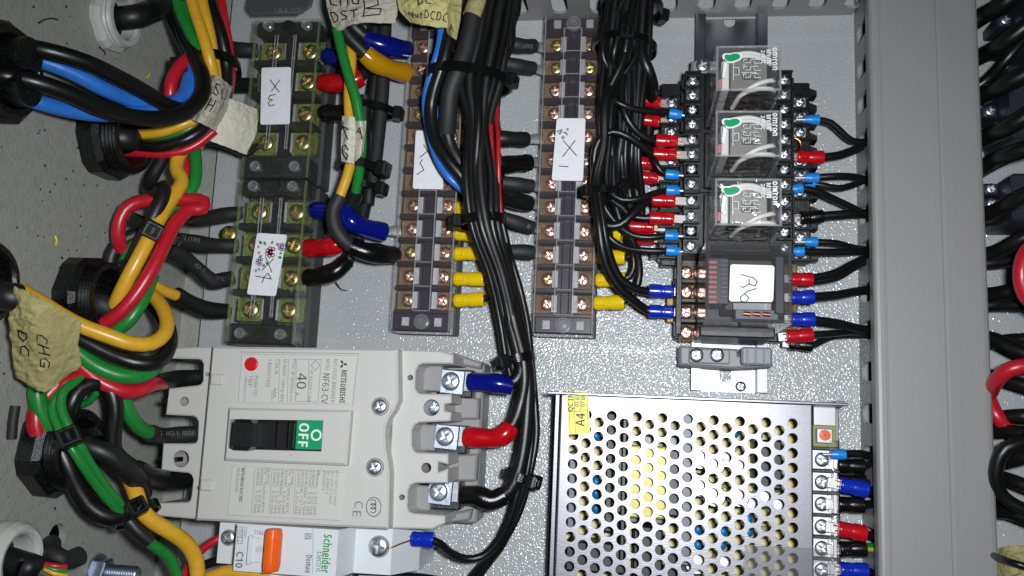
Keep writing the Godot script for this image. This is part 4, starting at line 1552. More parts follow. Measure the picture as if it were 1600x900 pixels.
func plug_relay(which: String, xc: float, zc: float) -> void:
	var t := thing("relay", "clear cased plug in relay with white leads, %s of three" % which, "relay", Vector3(xc, 30, zc), "clear plug in relays")
	var x0 := xc - 12.6
	var x1 := xc + 12.6
	var z0 := zc - 9.4
	var z1 := zc + 9.4
	put(MB.new().box(Vector3(xc, 33, zc), Vector3(24.2, 5, 17.8), 0.5), "plug_base", M.black_plastic, t)
	put(MB.new().box(Vector3(xc + 0.5, 47, zc + 1.0), Vector3(14, 24, 10), 0.5), "coil", M.coil, t)
	put(MB.new().box(Vector3(xc + 0.8, 59.5, zc + 0.5), Vector3(14.5, 1.2, 13.5), 0.3), "yoke", M.relay_grey, t)
	put(MB.new().box(Vector3(xc + 1.4, 60.4, zc + 1.2), Vector3(6.4, 1.0, 3.4), 0.3), "armature_gap", M.coil, t)
	for k in 7:
		put(MB.new().box(Vector3(xc - 1.4 + k * 0.95, 61.05, zc + 1.2), Vector3(0.35, 0.4, 3.2), 0.1), "coil_turn", M.strip_metal, t)
	put(MB.new().box(Vector3(xc + 10.0, 48, zc), Vector3(2.0, 26, 15), 0.3), "contact_carrier", M.black_plastic, t)
	put(MB.new().box(Vector3(xc - 8.6, 50, zc + 1.6), Vector3(3.0, 24, 12.5), 0.4), "indicator_board", M.relay_white, t)
	put(MB.new().cyl(Vector3(xc - 10.6, 61.5, zc + 3.4), Vector3(xc - 10.6, 61.5, zc + 6.8), 0.9, -1, 10), "resistor", M.coil_pink, t)
	for q in [[-7.2, -6.4, 9.2, -5.2], [-6.4, -5.4, 9.4, -3.6], [9.6, 3.6, -1.0, 8.0], [9.8, 7.4, -1.6, 8.8]]:
		var p0 := Vector3(xc + q[0], 61.5, zc + q[1])
		var p1 := Vector3(xc + q[2], 60.5, zc + q[3])
		var mid := (p0 + p1) / 2 + Vector3(0, 2.0, -1.6 if q[0] < 0 else -0.4)
		var end := p1 + Vector3(1.0, -8, 0.8) if q[0] < 0 else p1 + Vector3(-2.5, -14, 0.6)
		var tip := p0 + (Vector3(-1.2, -8, 1.0) if q[0] < 0 else Vector3(0.9, -2, -0.2))
		put(MB.new().tube(smooth([tip, p0, mid, p1, end], 0.8), 0.95, 8), "lead_wire", M.relay_white, t)
	for z in [zc - 3.4, zc + 2.8, zc + 6.6]:
		put(MB.new().cyl(Vector3(xc + 10.2, 61, z), Vector3(xc + 10.2, 62.2, z), 0.6, -1, 8), "solder_joint", M.copper, t)
	for k in 3:
		put(MB.new().box(Vector3(xc - 3 + k * 5, 37, zc + 7.8), Vector3(1.6, 7, 1.0), 0.2), "contact_blade", M.copper, t)
	var cv := put(hood(x0, x1, z0, z1, 31, 66), "clear_cover", M.clear, t)
	for x in [x0 + 0.4, x1 - 0.4]:
		put(MB.new().box(Vector3(x, 65.6, zc), Vector3(0.8, 0.8, z1 - z0), 0.25), "cover_edge", M.painted_glint, cv)
	for z in [z0 + 0.4, z1 - 0.4]:
		put(MB.new().box(Vector3(xc, 65.6, z), Vector3(x1 - x0 - 1.8, 0.8, 0.8), 0.25), "cover_edge", M.painted_glint, cv)
	for x in [x0 + 0.4, x1 - 0.4]:
		put(MB.new().box(Vector3(x, 48, z1 - 0.4), Vector3(0.8, 33, 0.8), 0.25), "cover_edge", M.painted_glint, cv)
	# print on the case
	var hh := 66.05
	letters("omron", 3.3, Vector3(x1 - 2.4, hh, zc - 3.6), cv, M.white_print, true).transform.basis.x *= 0.92
	letters("MY4N", 2.4, Vector3(x1 - 5.0, hh, zc - 4.6), cv, M.white_print, true).transform.basis.x *= 0.92
	letters("24VDC", 2.2, Vector3(x1 - 7.2, hh, zc - 4.2), cv, M.white_print, true).transform.basis.x *= 0.9
	var mb := MB.new()
	var ln := []
	for r in 3:
		var zz := zc - 3.4 + r * 3.0
		ln.append([[x1 - 9, zz], [x1 - 12, zz], [x1 - 12, zz + 1.4], [x1 - 14, zz + 1.4]])
		ln.append([[x1 - 8, zz + 1.6], [x1 - 10.5, zz + 1.6], [x1 - 10.5, zz + 0.8]])
		ln.append([[x1 - 13.4, zz], [x1 - 14.6, zz], [x1 - 14.6, zz + 1.0]])
	ln.append([[x0 + 6.6, zc - 2.4], [x0 + 6.6, zc + 5.2]])
	ln.append([[x0 + 6.6, zc], [x0 + 8.8, zc], [x0 + 8.8, zc + 3], [x0 + 6.6, zc + 3]])
	ln.append([[x0 + 9.8, zc + 2.0], [x0 + 15.6, zc + 2.0]])
	strokes(mb, ln, func(x, z): return Vector3(x, hh, z), Vector3.UP, 0.22, 0.03)
	put(mb, "wiring_print", M.white_print, cv)
	for k in 6:
		letters(["8", "5", "1", "12", "9", "14"][k], 1.3, Vector3(x1 - 10.2 - (k % 2) * 4.4, hh, zc - 4.4 + (k / 2) * 3.4), cv, M.white_print)
	# green leaf shaped mark with a white rim
	var lf := []
	var lw := []
	for k in 20:
		var a := TAU * k / 20
		var rr := 2.3 + 0.9 * cos(a - 0.6) + 0.5 * cos(2 * a) + 0.35 * cos(3 * a + 1.0)
		lf.append(Vector2(x0 + 5.2 + cos(a) * rr * 1.1, zc - 4.6 + sin(a) * rr * 0.78))
		lw.append(Vector2(x0 + 5.2 + cos(a) * (rr + 0.8) * 1.1, zc - 4.6 + sin(a) * (rr + 0.8) * 0.8))
	put(MB.new().prism(lw, hh, hh + 0.05), "test_tab_rim", M.white_print, cv)
	put(MB.new().prism(lf, hh + 0.06, hh + 0.12), "test_tab", M.green_flag, cv)
	put(MB.new().prism([Vector2(x0 + 3.0, zc - 4), Vector2(x0 + 4.2, zc - 2), Vector2(x0 + 3.2, zc + 4.5), Vector2(x0 + 2.3, zc + 4)], hh, hh + 0.05), "printed_arrow", M.white_print, cv)


func smoked_relay() -> void:
	var x0 := 28.6
	var x1 := 60.0
	var z0 := -69.6
	var z1 := -39.2
	var xc := (x0 + x1) / 2
	var zc := (z0 + z1) / 2
	var s := thing("relay_socket", "black screw socket with copper coloured screws under the smoked relay", "relay socket", Vector3(xc, 7.6, zc))
	var sa := P(1056, 390, 16)
	var sb := P(1225, 535, 16)
	put(MB.new().box(Vector3((sa.x + sb.x) / 2, 11, (sa.z + sb.z) / 2), Vector3(sb.x - sa.x, 7, sb.z - sa.z), 0.6), "body", M.black_plastic, s)
	put(MB.new().box(Vector3(xc, 28, zc + 1), Vector3(30, 28, 33), 0.6), "plug_seat", M.black_plastic, s)
	for j in 4:
		var y: float = [427, 457, 488, 520][j]
		for q in [[1072, 20], [1092, 20]]:
			var p := P(q[0], y, q[1])
			put(MB.new().box(p - Vector3(0, 3, 0), Vector3(5.6, 5.8, 7.0), 0.3), "terminal_plate", M.pad_copper, s)
			screw(s, p, M.screw_copper, "screw")
		if j < 3:
			var p := P(1078, y + 15, 18)
			put(MB.new().box(p, Vector3(14, 10, 1.8), 0.3), "barrier", M.black_plastic, s)
		var pr := P(1232, y - 2, 18)
		put(MB.new().box(pr, Vector3(7, 4, 6.6), 0.3), "terminal_plate", M.pad_copper, s)
	put(MB.new().box(P(1060, 460, 22), Vector3(2.6, 8, 36), 0.4), "rail_edge", M.black_plastic, s)
	put(MB.new().box(P(1045, 407, 12), Vector3(7.5, 5, 6), 0.5), "mounting_ear", M.black_plastic, s)
	for q in [[1047, 472], [1047, 498]]:
		put(MB.new().box(P(q[0], q[1], 12), Vector3(3, 2, 3.4), 0.4), "contact_tip", M.amber, s)
	var t := thing("relay", "smoked brown relay with a handwritten R 6 sticker", "relay", Vector3(xc, 42, zc))
	put(MB.new().box(Vector3(xc, 45, zc), Vector3(29, 6, 28), 0.5), "plug_base", M.black_plastic, t)
	put(MB.new().box(Vector3(xc + 1, 57, zc), Vector3(18, 20, 20), 0.5), "coil", M.coil, t)
	put(MB.new().box(Vector3(xc + 12, 57, zc), Vector3(3.4, 26, 22), 0.4), "contact_carrier", M.contactor, t)
	for k in 9:
		put(MB.new().box(Vector3(x0 + 3.0, 70, zc - 8 + k * 1.9), Vector3(3.2, 0.5, 1.1), 0.1), "coil_winding", M.coil_pink, t)
		put(MB.new().box(Vector3(x0 + 7.4, 70, zc - 8.6 + k * 1.7), Vector3(2.6, 0.5, 0.7), 0.1), "coil_winding", M.heatsink, t)
	put(MB.new().box(Vector3(x0 + 5.2, 64, zc - 1), Vector3(8, 11, 18), 0.4), "bobbin", M.contactor, t)
	for k in 3:
		put(MB.new().cyl(Vector3(xc - 1 + k * 3.6, 68, z1 - 4.2), Vector3(xc + 1.6 + k * 3.6, 68, z1 - 4.0), 0.9, -1, 10), "contact", M.copper, t)
	put(MB.new().box(Vector3(xc + 4, 67, z1 - 4), Vector3(16, 1, 4), 0.3), "contact_plate", M.heatsink, t)
	var cv := put(hood(x0, x1, z0, z1, 42, 75), "smoked_cover", M.clear_brown, t)
	for x in [x0 + 0.7, x1 - 0.7]:
		put(MB.new().box(Vector3(x, 74.4, zc), Vector3(1.4, 1.4, z1 - z0), 0.3), "cover_edge", M.clear_brown, cv)
	for z in [z0 + 0.7, z1 - 0.7]:
		put(MB.new().box(Vector3(xc, 74.4, z), Vector3(x1 - x0 - 3, 1.4, 1.4), 0.3), "cover_edge", M.clear_brown, cv)
	var st := sticker(cv, [[1141, 413], [1210, 415], [1208, 472], [1139, 471]], 75.1, [], 0.4)
	var mb := MB.new()
	strokes(mb, [[[1158, 429], [1177, 434], [1183, 440], [1180, 447], [1171, 444], [1170, 436]], [[1171, 443], [1162, 449], [1157, 448]], [[1182, 451], [1168, 455], [1157, 464], [1158, 471], [1166, 472], [1170, 465], [1163, 459]]], func(x, y): return P(x, y, 75.3), Vector3.UP, 0.4)
	put(mb, "handwriting", M.pen, st)
	put(MB.new().prism(outline([[1146, 473], [1205, 474], [1205, 484], [1146, 483]], 72), 71, 71.4), "foil_label", M.strip_metal, t)


# ---------------------------------------------------------------- wires, lugs, ties

const NTH := ["first", "second", "third", "fourth", "fifth", "sixth", "seventh", "eighth", "ninth", "tenth", "eleventh", "twelfth"]

func cable(called: String, label: String, group: String, pts: Array, r: float, m: Material, category := "wire") -> Node3D:
	var p := PP(pts)
	var t := thing(called, label, category, p[0], group)
	put(MB.new().tube(smooth(p), r, 12 if r < 2.2 else 16), "insulation", m, t)
	return t


func run(t: Node3D, called: String, pts: Array, r, m: Material) -> MeshInstance3D:
	return put(MB.new().tube(smooth(PP(pts)), r, 16), called, m, t)


# a soft vinyl or shrink sleeve over a joint: thicker in the middle, pinched at the ends
func sleeve(t: Node3D, called: String, pts: Array, r: float, m: Material, lumpy := 0.06) -> MeshInstance3D:
	var p := smooth(PP(pts), 1.2)
	if p.size() < 6:
		var q := []
		for k in 9:
			q.append((p[0] as Vector3).lerp(p[-1], k / 8.0))
		p = q
	var rad := []
	var ph := rng.randf() * 6
	for k in p.size():
		var f := float(k) / (p.size() - 1)
		rad.append(r * (1.0 + lumpy * sin(f * 9.0 + ph) - 0.05 * pow(absf(f - 0.5) * 2, 10)))
	return put(MB.new().tube(p, rad, 18), called, m, t)


# crimp lug: a at the wire, b at the tongue
func lug(t: Node3D, a: Vector3, b: Vector3, r: float, m: Material, tongue := 4.0, tm: Material = null, dimple := true) -> void:
	var d := (b - a)
	var l := d.length()
	d = d / l
	var pts := []
	var rad := []
	for q in [[0.0, 0.93], [0.03, 1.0], [0.42, 1.0], [0.52, 0.9], [0.6, 0.92], [0.92, 0.97], [0.97, 0.9], [1.0, 0.82]]:
		pts.append(a + d * l * q[0])
		rad.append(r * q[1])
	var s := put(MB.new().tube(pts, rad, 18, true, 0.92), "lug_sleeve", m, t)
	put(MB.new().lathe(Transform3D(_basis(-d), a), [Vector2(r * 0.9, 0.02), Vector2(r * 0.72, 0.04), Vector2(r * 0.66, -1.2)], 18), "sleeve_mouth", m, s)
	var side := d.cross(Vector3.UP).normalized()
	var up := side.cross(d).normalized()
	if dimple:
		var bs := Basis(d, up, side)
		var c := a + d * l * 0.76 + up * r * 0.86
		for e in [[0.0, 0.34], [0.0, -0.34]]:
			put(MB.new().box(c + side * r * e[1] * 1.1, Vector3(l * 0.28, 1.1, 0.5), 0.2, bs), "crimp_mark", m, s)
		for e in [-0.13, 0.13]:
			put(MB.new().box(c + d * l * e, Vector3(0.5, 1.1, r * 0.9), 0.2, bs), "crimp_mark", m, s)
	if tongue > 0:
		var bs := Basis(d, up, side)
		put(MB.new().box(b + d * tongue * 0.5, Vector3(tongue, 0.9, r * 1.25), 0.2, bs), "lug_tongue", tm if tm else M.tin_white, t)
		for e in [-0.25, 0.3]:
			put(MB.new().cyl(b + side * r * e + up * 0.5 - d * 0.5, b + side * r * e * 1.15 + up * 0.6 + d * tongue * (0.35 + e * 0.3), 0.3, -1, 7), "copper_strand", M.copper, t)


# print along a sleeve, from one point of it to another
func wire_text(t: Node3D, txt: String, a: Array, b: Array, h: float, size: float) -> void:
	var p := P(a[0], a[1], h)
	var q := P(b[0], b[1], h)
	var r := (q - p).normalized()
	var o := letters(txt, size, (p + q) * 0.5, t, M.ink_faint, false, Basis(r, Vector3.UP.cross(r), Vector3.UP))
	var w: float = (o.mesh as TextMesh).get_aabb().size.x
	if w > 0.01:
		o.transform.basis.x *= p.distance_to(q) / (w * size)


func _basis(y: Vector3) -> Basis:
	var x := y.cross(Vector3.UP if absf(y.y) < 0.9 else Vector3.RIGHT).normalized()
	return Basis(x, y.normalized(), x.cross(y).normalized())


func ferrule(t: Node3D, a: Vector3, b: Vector3, r: float, pin := 3.0) -> void:
	var d := (b - a).normalized()
	var l := a.distance_to(b)
	var s := put(MB.new().tube([a, a + d * 0.3, a + d * l * 0.55, a + d * l * 0.62, b], [r * 0.95, r, r, r * 0.97, r * 0.74], 16), "ferrule_sleeve", M.ferrule, t)
	put(MB.new().lathe(Transform3D(_basis(-d), a), [Vector2(r * 0.92, 0.02), Vector2(r * 0.8, 0.03), Vector2(r * 0.7, -0.8)], 16), "sleeve_mouth", M.ferrule, s)
	put(MB.new().cyl(b - d * 0.2, b + d * pin, 0.7, -1, 10), "ferrule_pin", M.tin, t)


func tie(label: String, x: float, y: float, h: float, dir: Vector2, a: float, b: float, head: float, group := "black cable ties", wide := 3.6, tail := 0.0, size := 1.0) -> void:
	var c := P(x, y, h)
	var t := thing("cable_tie", label, "cable tie", c - Vector3(0, b, 0), group)
	var d := Vector3(dir.x, 0, dir.y).normalized()
	var side := Vector3.UP.cross(d).normalized()
	var up := Vector3.UP
	var mb := MB.new()
	var n := 40
	var w := d * wide * 0.5
	for k in n:
		var p := []
		var o := []
		for q in [k, k + 1]:
			var f: float = TAU * q / n
			var e := side * cos(f) * a + up * sin(f) * b
			var nn := (side * cos(f) / a + up * sin(f) / b).normalized()
			p.append(c + e)
			o.append(c + e + nn * 1.2)
		mb.quad(o[0] - w, o[0] + w, o[1] + w, o[1] - w)
		mb.quad(p[0] + w, p[0] - w, p[1] - w, p[1] + w)
		mb.quad(o[0] + w, p[0] + w, p[1] + w, o[1] + w)
		mb.quad(p[0] - w, o[0] - w, o[1] - w, p[1] - w)
	put(mb, "strap", M.black_gloss, t)
	var hn := (side * cos(head) / a + up * sin(head) / b).normalized()
	var ht := hn.cross(d).normalized()
	var hc := c + side * cos(head) * a + up * sin(head) * b + hn * 2.4 * size
	var bs := Basis(ht, hn, ht.cross(hn))
	var hd := put(MB.new().box(hc, Vector3(6.4, 4.6, 6.0) * size, 0.7, bs), "lock_head", M.black_plastic, t)
	put(MB.new().box(hc + hn * 2.2 * size, Vector3(4.0, 0.9, 3.8) * size, 0.3, bs), "lock_slot", M.black_gloss, hd)
	put(MB.new().box(hc + hn * 2.5 * size, Vector3(1.2, 1.0, 2.8) * size, 0.2, bs), "pawl", M.black_plastic, hd)
	if tail > 0:
		put(MB.new().box(hc + hn * (2.4 * size + tail * 0.5), Vector3(1.2, tail, wide * 0.9), 0.2, bs), "cut_tail", M.black_gloss, t)


# crumpled tape or card through a grid of control points [x, y, h]; returns the callable that maps (u, v) onto it
func tag_sheet(t: Node3D, called: String, grid: Array, m: Material, crumple := 0.5, thick := 0.5) -> Callable:
	var rows := []
	for r in grid:
		rows.append(PP(r))
	var at := func(u: float, v: float) -> Vector3:
		var cols := []
		for r in rows:
			var f: float = clampf(u, 0, 1) * (r.size() - 1)
			var k := mini(int(f), r.size() - 2)
			cols.append(_spline(r, k, f - k))
		var g: float = clampf(v, 0, 1) * (cols.size() - 1)
		var j := mini(int(g), cols.size() - 2)
		return _spline(cols, j, g - j)
	var f := FastNoiseLite.new()
	f.seed = 5 + int(rows[0][0].x * 3)
	f.frequency = 0.11
	var mb := MB.new()
	var n := 26
	var pts := []
	for i in n + 1:
		var row := []
		for j in n + 1:
			var u := float(i) / n
			var v := float(j) / n
			# ragged edges
			var ru := u
			var rv := v
			if i == 0 or i == n:
				ru += f.get_noise_2d(v * 60, 9.0 + i) * 0.03
			if j == 0 or j == n:
				rv += f.get_noise_2d(u * 60, 40.0 + j) * 0.03
			var p: Vector3 = at.call(u, v)
			p += (at.call(minf(1, u + 0.02), v) - at.call(maxf(0, u - 0.02), v)) * ((ru - u) / 0.04) + (at.call(u, minf(1, v + 0.02)) - at.call(u, maxf(0, v - 0.02))) * ((rv - v) / 0.04)
			p.y += f.get_noise_3d(p.x * 2.2, 0, p.z * 2.2) * crumple * 1.4
			row.append(p)
		pts.append(row)
	for i in n:
		for j in n:
			var a: Vector3 = pts[i][j]
			var b: Vector3 = pts[i + 1][j]
			var c: Vector3 = pts[i + 1][j + 1]
			var d: Vector3 = pts[i][j + 1]
			var up := Vector3(0, thick, 0)
			if (b - a).cross(d - a).y > 0:
				mb.quad(a, b, c, d)
				mb.quad(d - up, c - up, b - up, a - up)
			else:
				mb.quad(d, c, b, a)
				mb.quad(a - up, b - up, c - up, d - up)
	for k in n:
		for e in [[pts[k][0], pts[k + 1][0]], [pts[k][n], pts[k + 1][n]], [pts[0][k], pts[0][k + 1]], [pts[n][k], pts[n][k + 1]]]:
			var up := Vector3(0, thick, 0)
			mb.quad(e[0], e[1], e[1] - up, e[0] - up)
	put(mb, called, m, t)
	return at


func _spline(r: Array, k: int, f: float) -> Vector3:
	var b: Vector3 = r[k]
	var c: Vector3 = r[k + 1]
	var a: Vector3 = r[k - 1] if k > 0 else b * 2.0 - c
	var d: Vector3 = r[k + 2] if k + 2 < r.size() else c * 2.0 - b
	return b.cubic_interpolate(c, a, d, f)


func write_on(t: Node3D, at: Callable, lines: Array, wide := 0.6, lift := 1.0) -> void:
	var fine := []
	for l in lines:
		var q := []
		for k in l.size() - 1:
			for i in 4:
				q.append([lerpf(l[k][0], l[k + 1][0], i / 4.0), lerpf(l[k][1], l[k + 1][1], i / 4.0)])
		q.append(l[-1])
		fine.append(q)
	var mb := MB.new()
	strokes(mb, fine, at, Vector3.UP, wide, lift)
	put(mb, "handwriting", M.pen, t)


# ---------------------------------------------------------------- wiring between the terminal strips

func centre_wiring() -> void:
	# lugs on the left of strip X 1, one wire each up the bundle
	var g := "black wires with shrink sleeved lugs on strip X 1"
	var list := [
		[[790, 66, 26], [812, 71, 24], [835, 72, 18], 850, 75, "black_matte", [800, 30, 30], 3.3],
		[[782, 98, 27], [808, 103, 24], [834, 107, 18], 850, 110, "black_matte", [795, 70, 32], 3.3],
		[[778, 216, 26], [800, 217, 23], [823, 218, 18], 845, 217, "black_dull", [772, 190, 30], 3.5],
		[[780, 258, 27], [803, 256, 23], [828, 254, 18], 840, 253, "black_gloss", [770, 225, 30], 3.9],
		[[785, 285, 24], [808, 288, 22], [832, 291, 18], 842, 292, "black_matte", [765, 250, 24], 3.2],
		[[778, 306, 30], [797, 312, 25], [829, 319, 18], 840, 320, "black_wire", [765, 270, 34], 3.9],
		[[783, 340, 26], [807, 348, 23], [832, 356, 18], 842, 357, "black_matte", [768, 300, 30], 3.3],
		[[786, 394, 22], [808, 393, 21], [834, 395, 18], 842, 395, "black_matte", [770, 345, 24], 3.4]]
	for k in list.size():
		var q: Array = list[k]
		var x: float = 800 - k * 7
		var t := cable("power_wire", "black wire with shrink sleeve lug, %s from the top beside the strip next the relays" % NTH[k], g, [[x + 10, -60, 34], [x + 4, 20, 34 - k], q[6], q[0]], 2.7, M.black_wire)
		sleeve(t, "shrink_sleeve", [q[0], q[1], q[2]], q[7], M[q[5]], 0.04)
		var a := P(q[2][0] - 2, q[2][1], 17)
		var b := P(q[3], q[4], 13.2)
		put(MB.new().tube([a, a.lerp(b, 0.35), a.lerp(b, 0.6), b], [2.5, 2.3, 2.6, 2.8], 14, true, 0.42), "lug_tongue", M.tin, t)
		if k == 0:
			wire_text(t, "RO 5 (00)", [793, 69], [832, 73], 26.5, 2.6)
		if k == 6:
			wire_text(t, "R", [824, 353], [828, 355], 24.5, 2.6)
	# yellow lugs on the right of strip X 2
	g = "yellow lugs on strip X 2"
	var ys := [290, 325, 365, 397, 436, 470]
	for k in ys.size():
		var y: float = ys[k]
		var px: Array = [[738, 288], [739, 325], [748, 368], [752, 395], [757, 436], [757, 467]][k]
		var path := [[px[0] - 4, px[1], 15]]
		if k < 3:
			path.append_array([[px[0] + 16, px[1] - 10, 22], [px[0] + 14, px[1] - 60, 28], [740 + k * 4, 200, 30], [735 + k * 6, 80, 30], [745 + k * 6, -60, 34]])
		elif k == 3:
			path.append_array([[764, 393, 17], [772, 375, 22], [762, 340, 28], [745, 260, 34], [745, 100, 36], [760, -60, 36]])
		elif k == 4:
			path.append_array([[766, 436, 16], [774, 428, 20], [773, 410, 28], [764, 380, 36], [757, 340, 40], [748, 260, 40], [752, 100, 40], [768, -60, 38]])
		else:
			path.append_array([[768, 463, 16], [777, 447, 20], [779, 425, 28], [774, 400, 37], [766, 370, 40], [762, 330, 42], [756, 250, 42], [760, 100, 42], [776, -60, 38]])
		var t := cable("control_wire", "black wire with yellow lug, %s from the top on the strip under the glossy cable" % NTH[k], g, path, 1.75, M.black_wire)
		lug(t, P(px[0], px[1], 15.5), P(711, y, 13.5), 3.35, M.yellow_lug, 5.0, M.pad_copper)
	# the long wires down the bundle
	g = "black wires in the middle bundle"
	var tops := [[728, 43, 733, 757, 42], [742, 45, 741, 765, 44], [755, 46, 748, 772, 45], [768, 46, 756, 777, 45], [780, 44, 765, 783, 43], [790, 40, 773, 786, 40], [735, 34, 737, 762, 34], [750, 34, 746, 770, 35], [765, 34, 757, 777, 35], [780, 32, 767, 782, 34]]
	for k in tops.size():
		var q: Array = tops[k]
		cable("control_wire", "long black wire running down inside the middle bundle", g, [[q[0] + 26, -60, q[1]], [q[0] + 6 + rng.randf_range(-5, 5), 60, q[1] + rng.randf_range(-2, 2)], [q[0] - 8, 125, q[1]], [q[2] - 4 + rng.randf_range(-5, 5), 190, q[1] + rng.randf_range(-2, 2)], [q[2] + rng.randf_range(-6, 6), 270, q[1] + rng.randf_range(-2, 2)], [q[2] + 4, 350, q[4]], [q[3] + 8, 430, q[4] - 8], [q[3] + 24, 500, q[4] - 14], [q[3] + 34, 560, q[4] - 16], [q[3] + 44, 600, q[4] - 18]], 2.0 if k < 6 else 1.8, M.black_wire if k % 2 == 0 else M.black_dull)
	for q in [[765, 183, 768, 235, 772, 300, 1.2], [778, 210, 779, 250, 781, 300, 1.0]]:
		cable("control_wire", "red wire showing between the black wires, %s of two" % ("left" if q[0] < 770 else "right"), "red wires in the middle bundle", [[q[0] - 6, 40, 28], [q[0] - 2, 120, 30], [q[0] - 2, q[1] - 20, 36], [q[0], q[1], 39.6], [q[2], q[3], 40.6], [q[4] - 1, q[5], 37], [q[4] + 6, 380, 30]], q[6], M.red_wire)
	# thick sheathed cables over strip X 2
	var t := cable("sheathed_cable", "thick matt black hose entering the yellow taped tag", "", [[752, -60, 46], [740, 20, 46], [727, 78, 46], [715, 112, 46], [704, 142, 44], [700, 180, 40], [698, 206, 36]], 4.1, M.black_matte, "cable")
	run(t, "inner_core", [[698, 202, 36], [703, 225, 34], [716, 250, 33], [735, 280, 30], [742, 330, 30]], 2.8, M.black_dull)
	put(MB.new().tube(smooth(PP([[752, -40, 46], [745, 5, 46.2], [738, 26, 46.2]])), 4.4, 18), "tape_wrap", M.tape_olive, t)
	cable("sheathed_cable", "glossy black cable bending across sticker X 2", "", [[714, -60, 50], [706, 40, 50], [700, 66, 50], [692, 100, 49], [680, 136, 46], [674, 165, 43], [675, 195, 42], [684, 224, 42], [703, 254, 42], [724, 280, 40], [742, 320, 36], [752, 380, 30]], 2.75, M.black_wire, "cable")
	for k in 2:
		cable("control_wire", ["sky blue wire outermost beside the yellow tag", "sky blue wire tucked under the glossy black cable"][k], "sky blue wires", [[692 + k * 6, -40, 44], [688 + k * 5, 66, 44], [679 + k * 6, 100, 43], [670 + k * 6, 130, 40], [665 + k * 11, 158, 36], [668 + k * 18, 190, 34], [680 + k * 16, 240, 34], [700 + k * 10, 275, 34], [728, 300, 30]], 1.9, M.blue_wire)
	tie("wide cable tie round the middle bundle level with the blue wires", 733, 125, 38, Vector2(-0.12, 1), 18.5, 14.5, 0.25, "black cable ties", 4.2)
	tie("cable tie round the middle bundle beside the third yellow lug", 753, 347, 36, Vector2(0.12, 1), 9.5, 10, 2.7, "black cable ties", 4.0)
	tie("cable tie round the middle bundle at the breaker corner", 811, 562, 27, Vector2(0.3, 1), 6.2, 8, 2.4)
	tie("cable tie where two thin wires cross the bundle by the breaker", 812, 744, 26, Vector2(-0.25, 1), 6, 6, 0.6)

	# colour sleeved power wires from the large breaker up to the middle bundle
	g = "sleeved wires on the load side of the large breaker"
	t = cable("power_wire", "black wire with blue sleeve on the upper breaker terminal", g, [[792, 600, 31], [806, 594, 31], [814, 575, 30], [806, 540, 30], [790, 480, 30], [778, 430, 32], [768, 380, 36]], 3.0, M.black_wire)
	sleeve(t, "blue_sleeve", [[734, 597, 31], [752, 597, 32], [775, 599, 32], [801, 604, 31]], 4.14, M.blue_sleeve)
	t = cable("power_wire", "black wire with red sleeve on the middle breaker terminal", g, [[790, 676, 31], [803, 660, 31], [812, 635, 31], [819, 600, 30], [817, 560, 30], [802, 500, 30], [790, 440, 32], [778, 380, 36]], 3.2, M.black_wire)
	sleeve(t, "red_sleeve", [[727, 683, 31], [750, 684, 32], [775, 684, 32], [790, 677, 32], [796, 667, 31]], 4.26, M.red_sleeve)
	t = cable("power_wire", "black wire with black sleeve on the lower breaker terminal", g, [[780, 778, 30], [797, 765, 30], [808, 742, 30], [817, 705, 30], [823, 650, 30], [825, 600, 29], [820, 555, 29], [808, 500, 28], [796, 440, 28], [785, 380, 32]], 3.2, M.black_wire)
	sleeve(t, "black_sleeve", [[722, 774, 31], [745, 775, 32], [768, 782, 32], [788, 774, 31]], 4.37, M.black_gloss)
	g = "thin wires down the outside of the bundle"
	cable("control_wire", "thin black wire, outermost of the pair passing the lower breaker tie", g, [[784, 345, 33], [797, 400, 30], [812, 450, 26], [824, 505, 25], [830, 560, 25], [836, 630, 25], [838, 680, 25], [829, 735, 26], [815, 790, 24], [797, 830, 22], [776, 860, 18], [750, 885, 12], [725, 915, 8]], 1.55, M.black_wire)
	cable("control_wire", "thin black wire, inner one of the pair passing the lower breaker tie", g, [[780, 345, 30], [792, 400, 28], [806, 450, 25], [818, 505, 25], [825, 560, 26], [829, 630, 27], [830, 690, 27], [822, 745, 27], [806, 800, 24], [786, 850, 20], [764, 880, 14], [735, 920, 8]], 1.55, M.black_wire)
	t = cable("control_wire", "black wire with blue lug from the small breaker up to the bundle", "", [[673, 843, 36], [688, 850, 34], [705, 864, 28], [728, 873, 24], [752, 870, 22], [774, 852, 22], [795, 815, 24], [808, 770, 26], [818, 720, 26], [826, 660, 24]], 1.7, M.black_wire)
	lug(t, P(678, 844, 36), P(643, 842, 36), 3.3, M.blue_lug, 3.0, M.tin)
	var mb := MB.new()
	mb.tube(smooth(PP([[645, 843, 38], [625, 850, 44], [610, 856, 47], [600, 856, 47]])), 0.3, 6)
	put(mb, "stray_strand", M.copper, t)

	letters("INDONESIA", 2.6, P(824, 620, 30.5), t, M.ink_faint)
	# between the power blocks and strip X 2
	g = "colour sleeved wires between the power blocks and strip X 2"
	t = cable("power_wire", "black wire with blue sleeve on the top pole of the uppermost power block", g, [[528, 89, 22], [560, 92, 22], [580, 75, 20], [588, 30, 20], [590, -40, 20]], 3.1, M.black_dull)
	sleeve(t, "blue_sleeve", [[511, 88, 19], [525, 89, 21], [548, 90, 22]], 4.26, M.blue_sleeve)
	t = cable("power_wire", "black wire with red sleeve on the second pole of the uppermost power block", g, [[545, 130, 24], [562, 120, 22], [576, 95, 18], [590, 50, 16], [596, -40, 16]], 3.1, M.black_dull)
	sleeve(t, "red_sleeve", [[503, 130, 19], [520, 130, 22], [545, 129, 24], [564, 120, 23]], 4.37, M.red_sleeve)
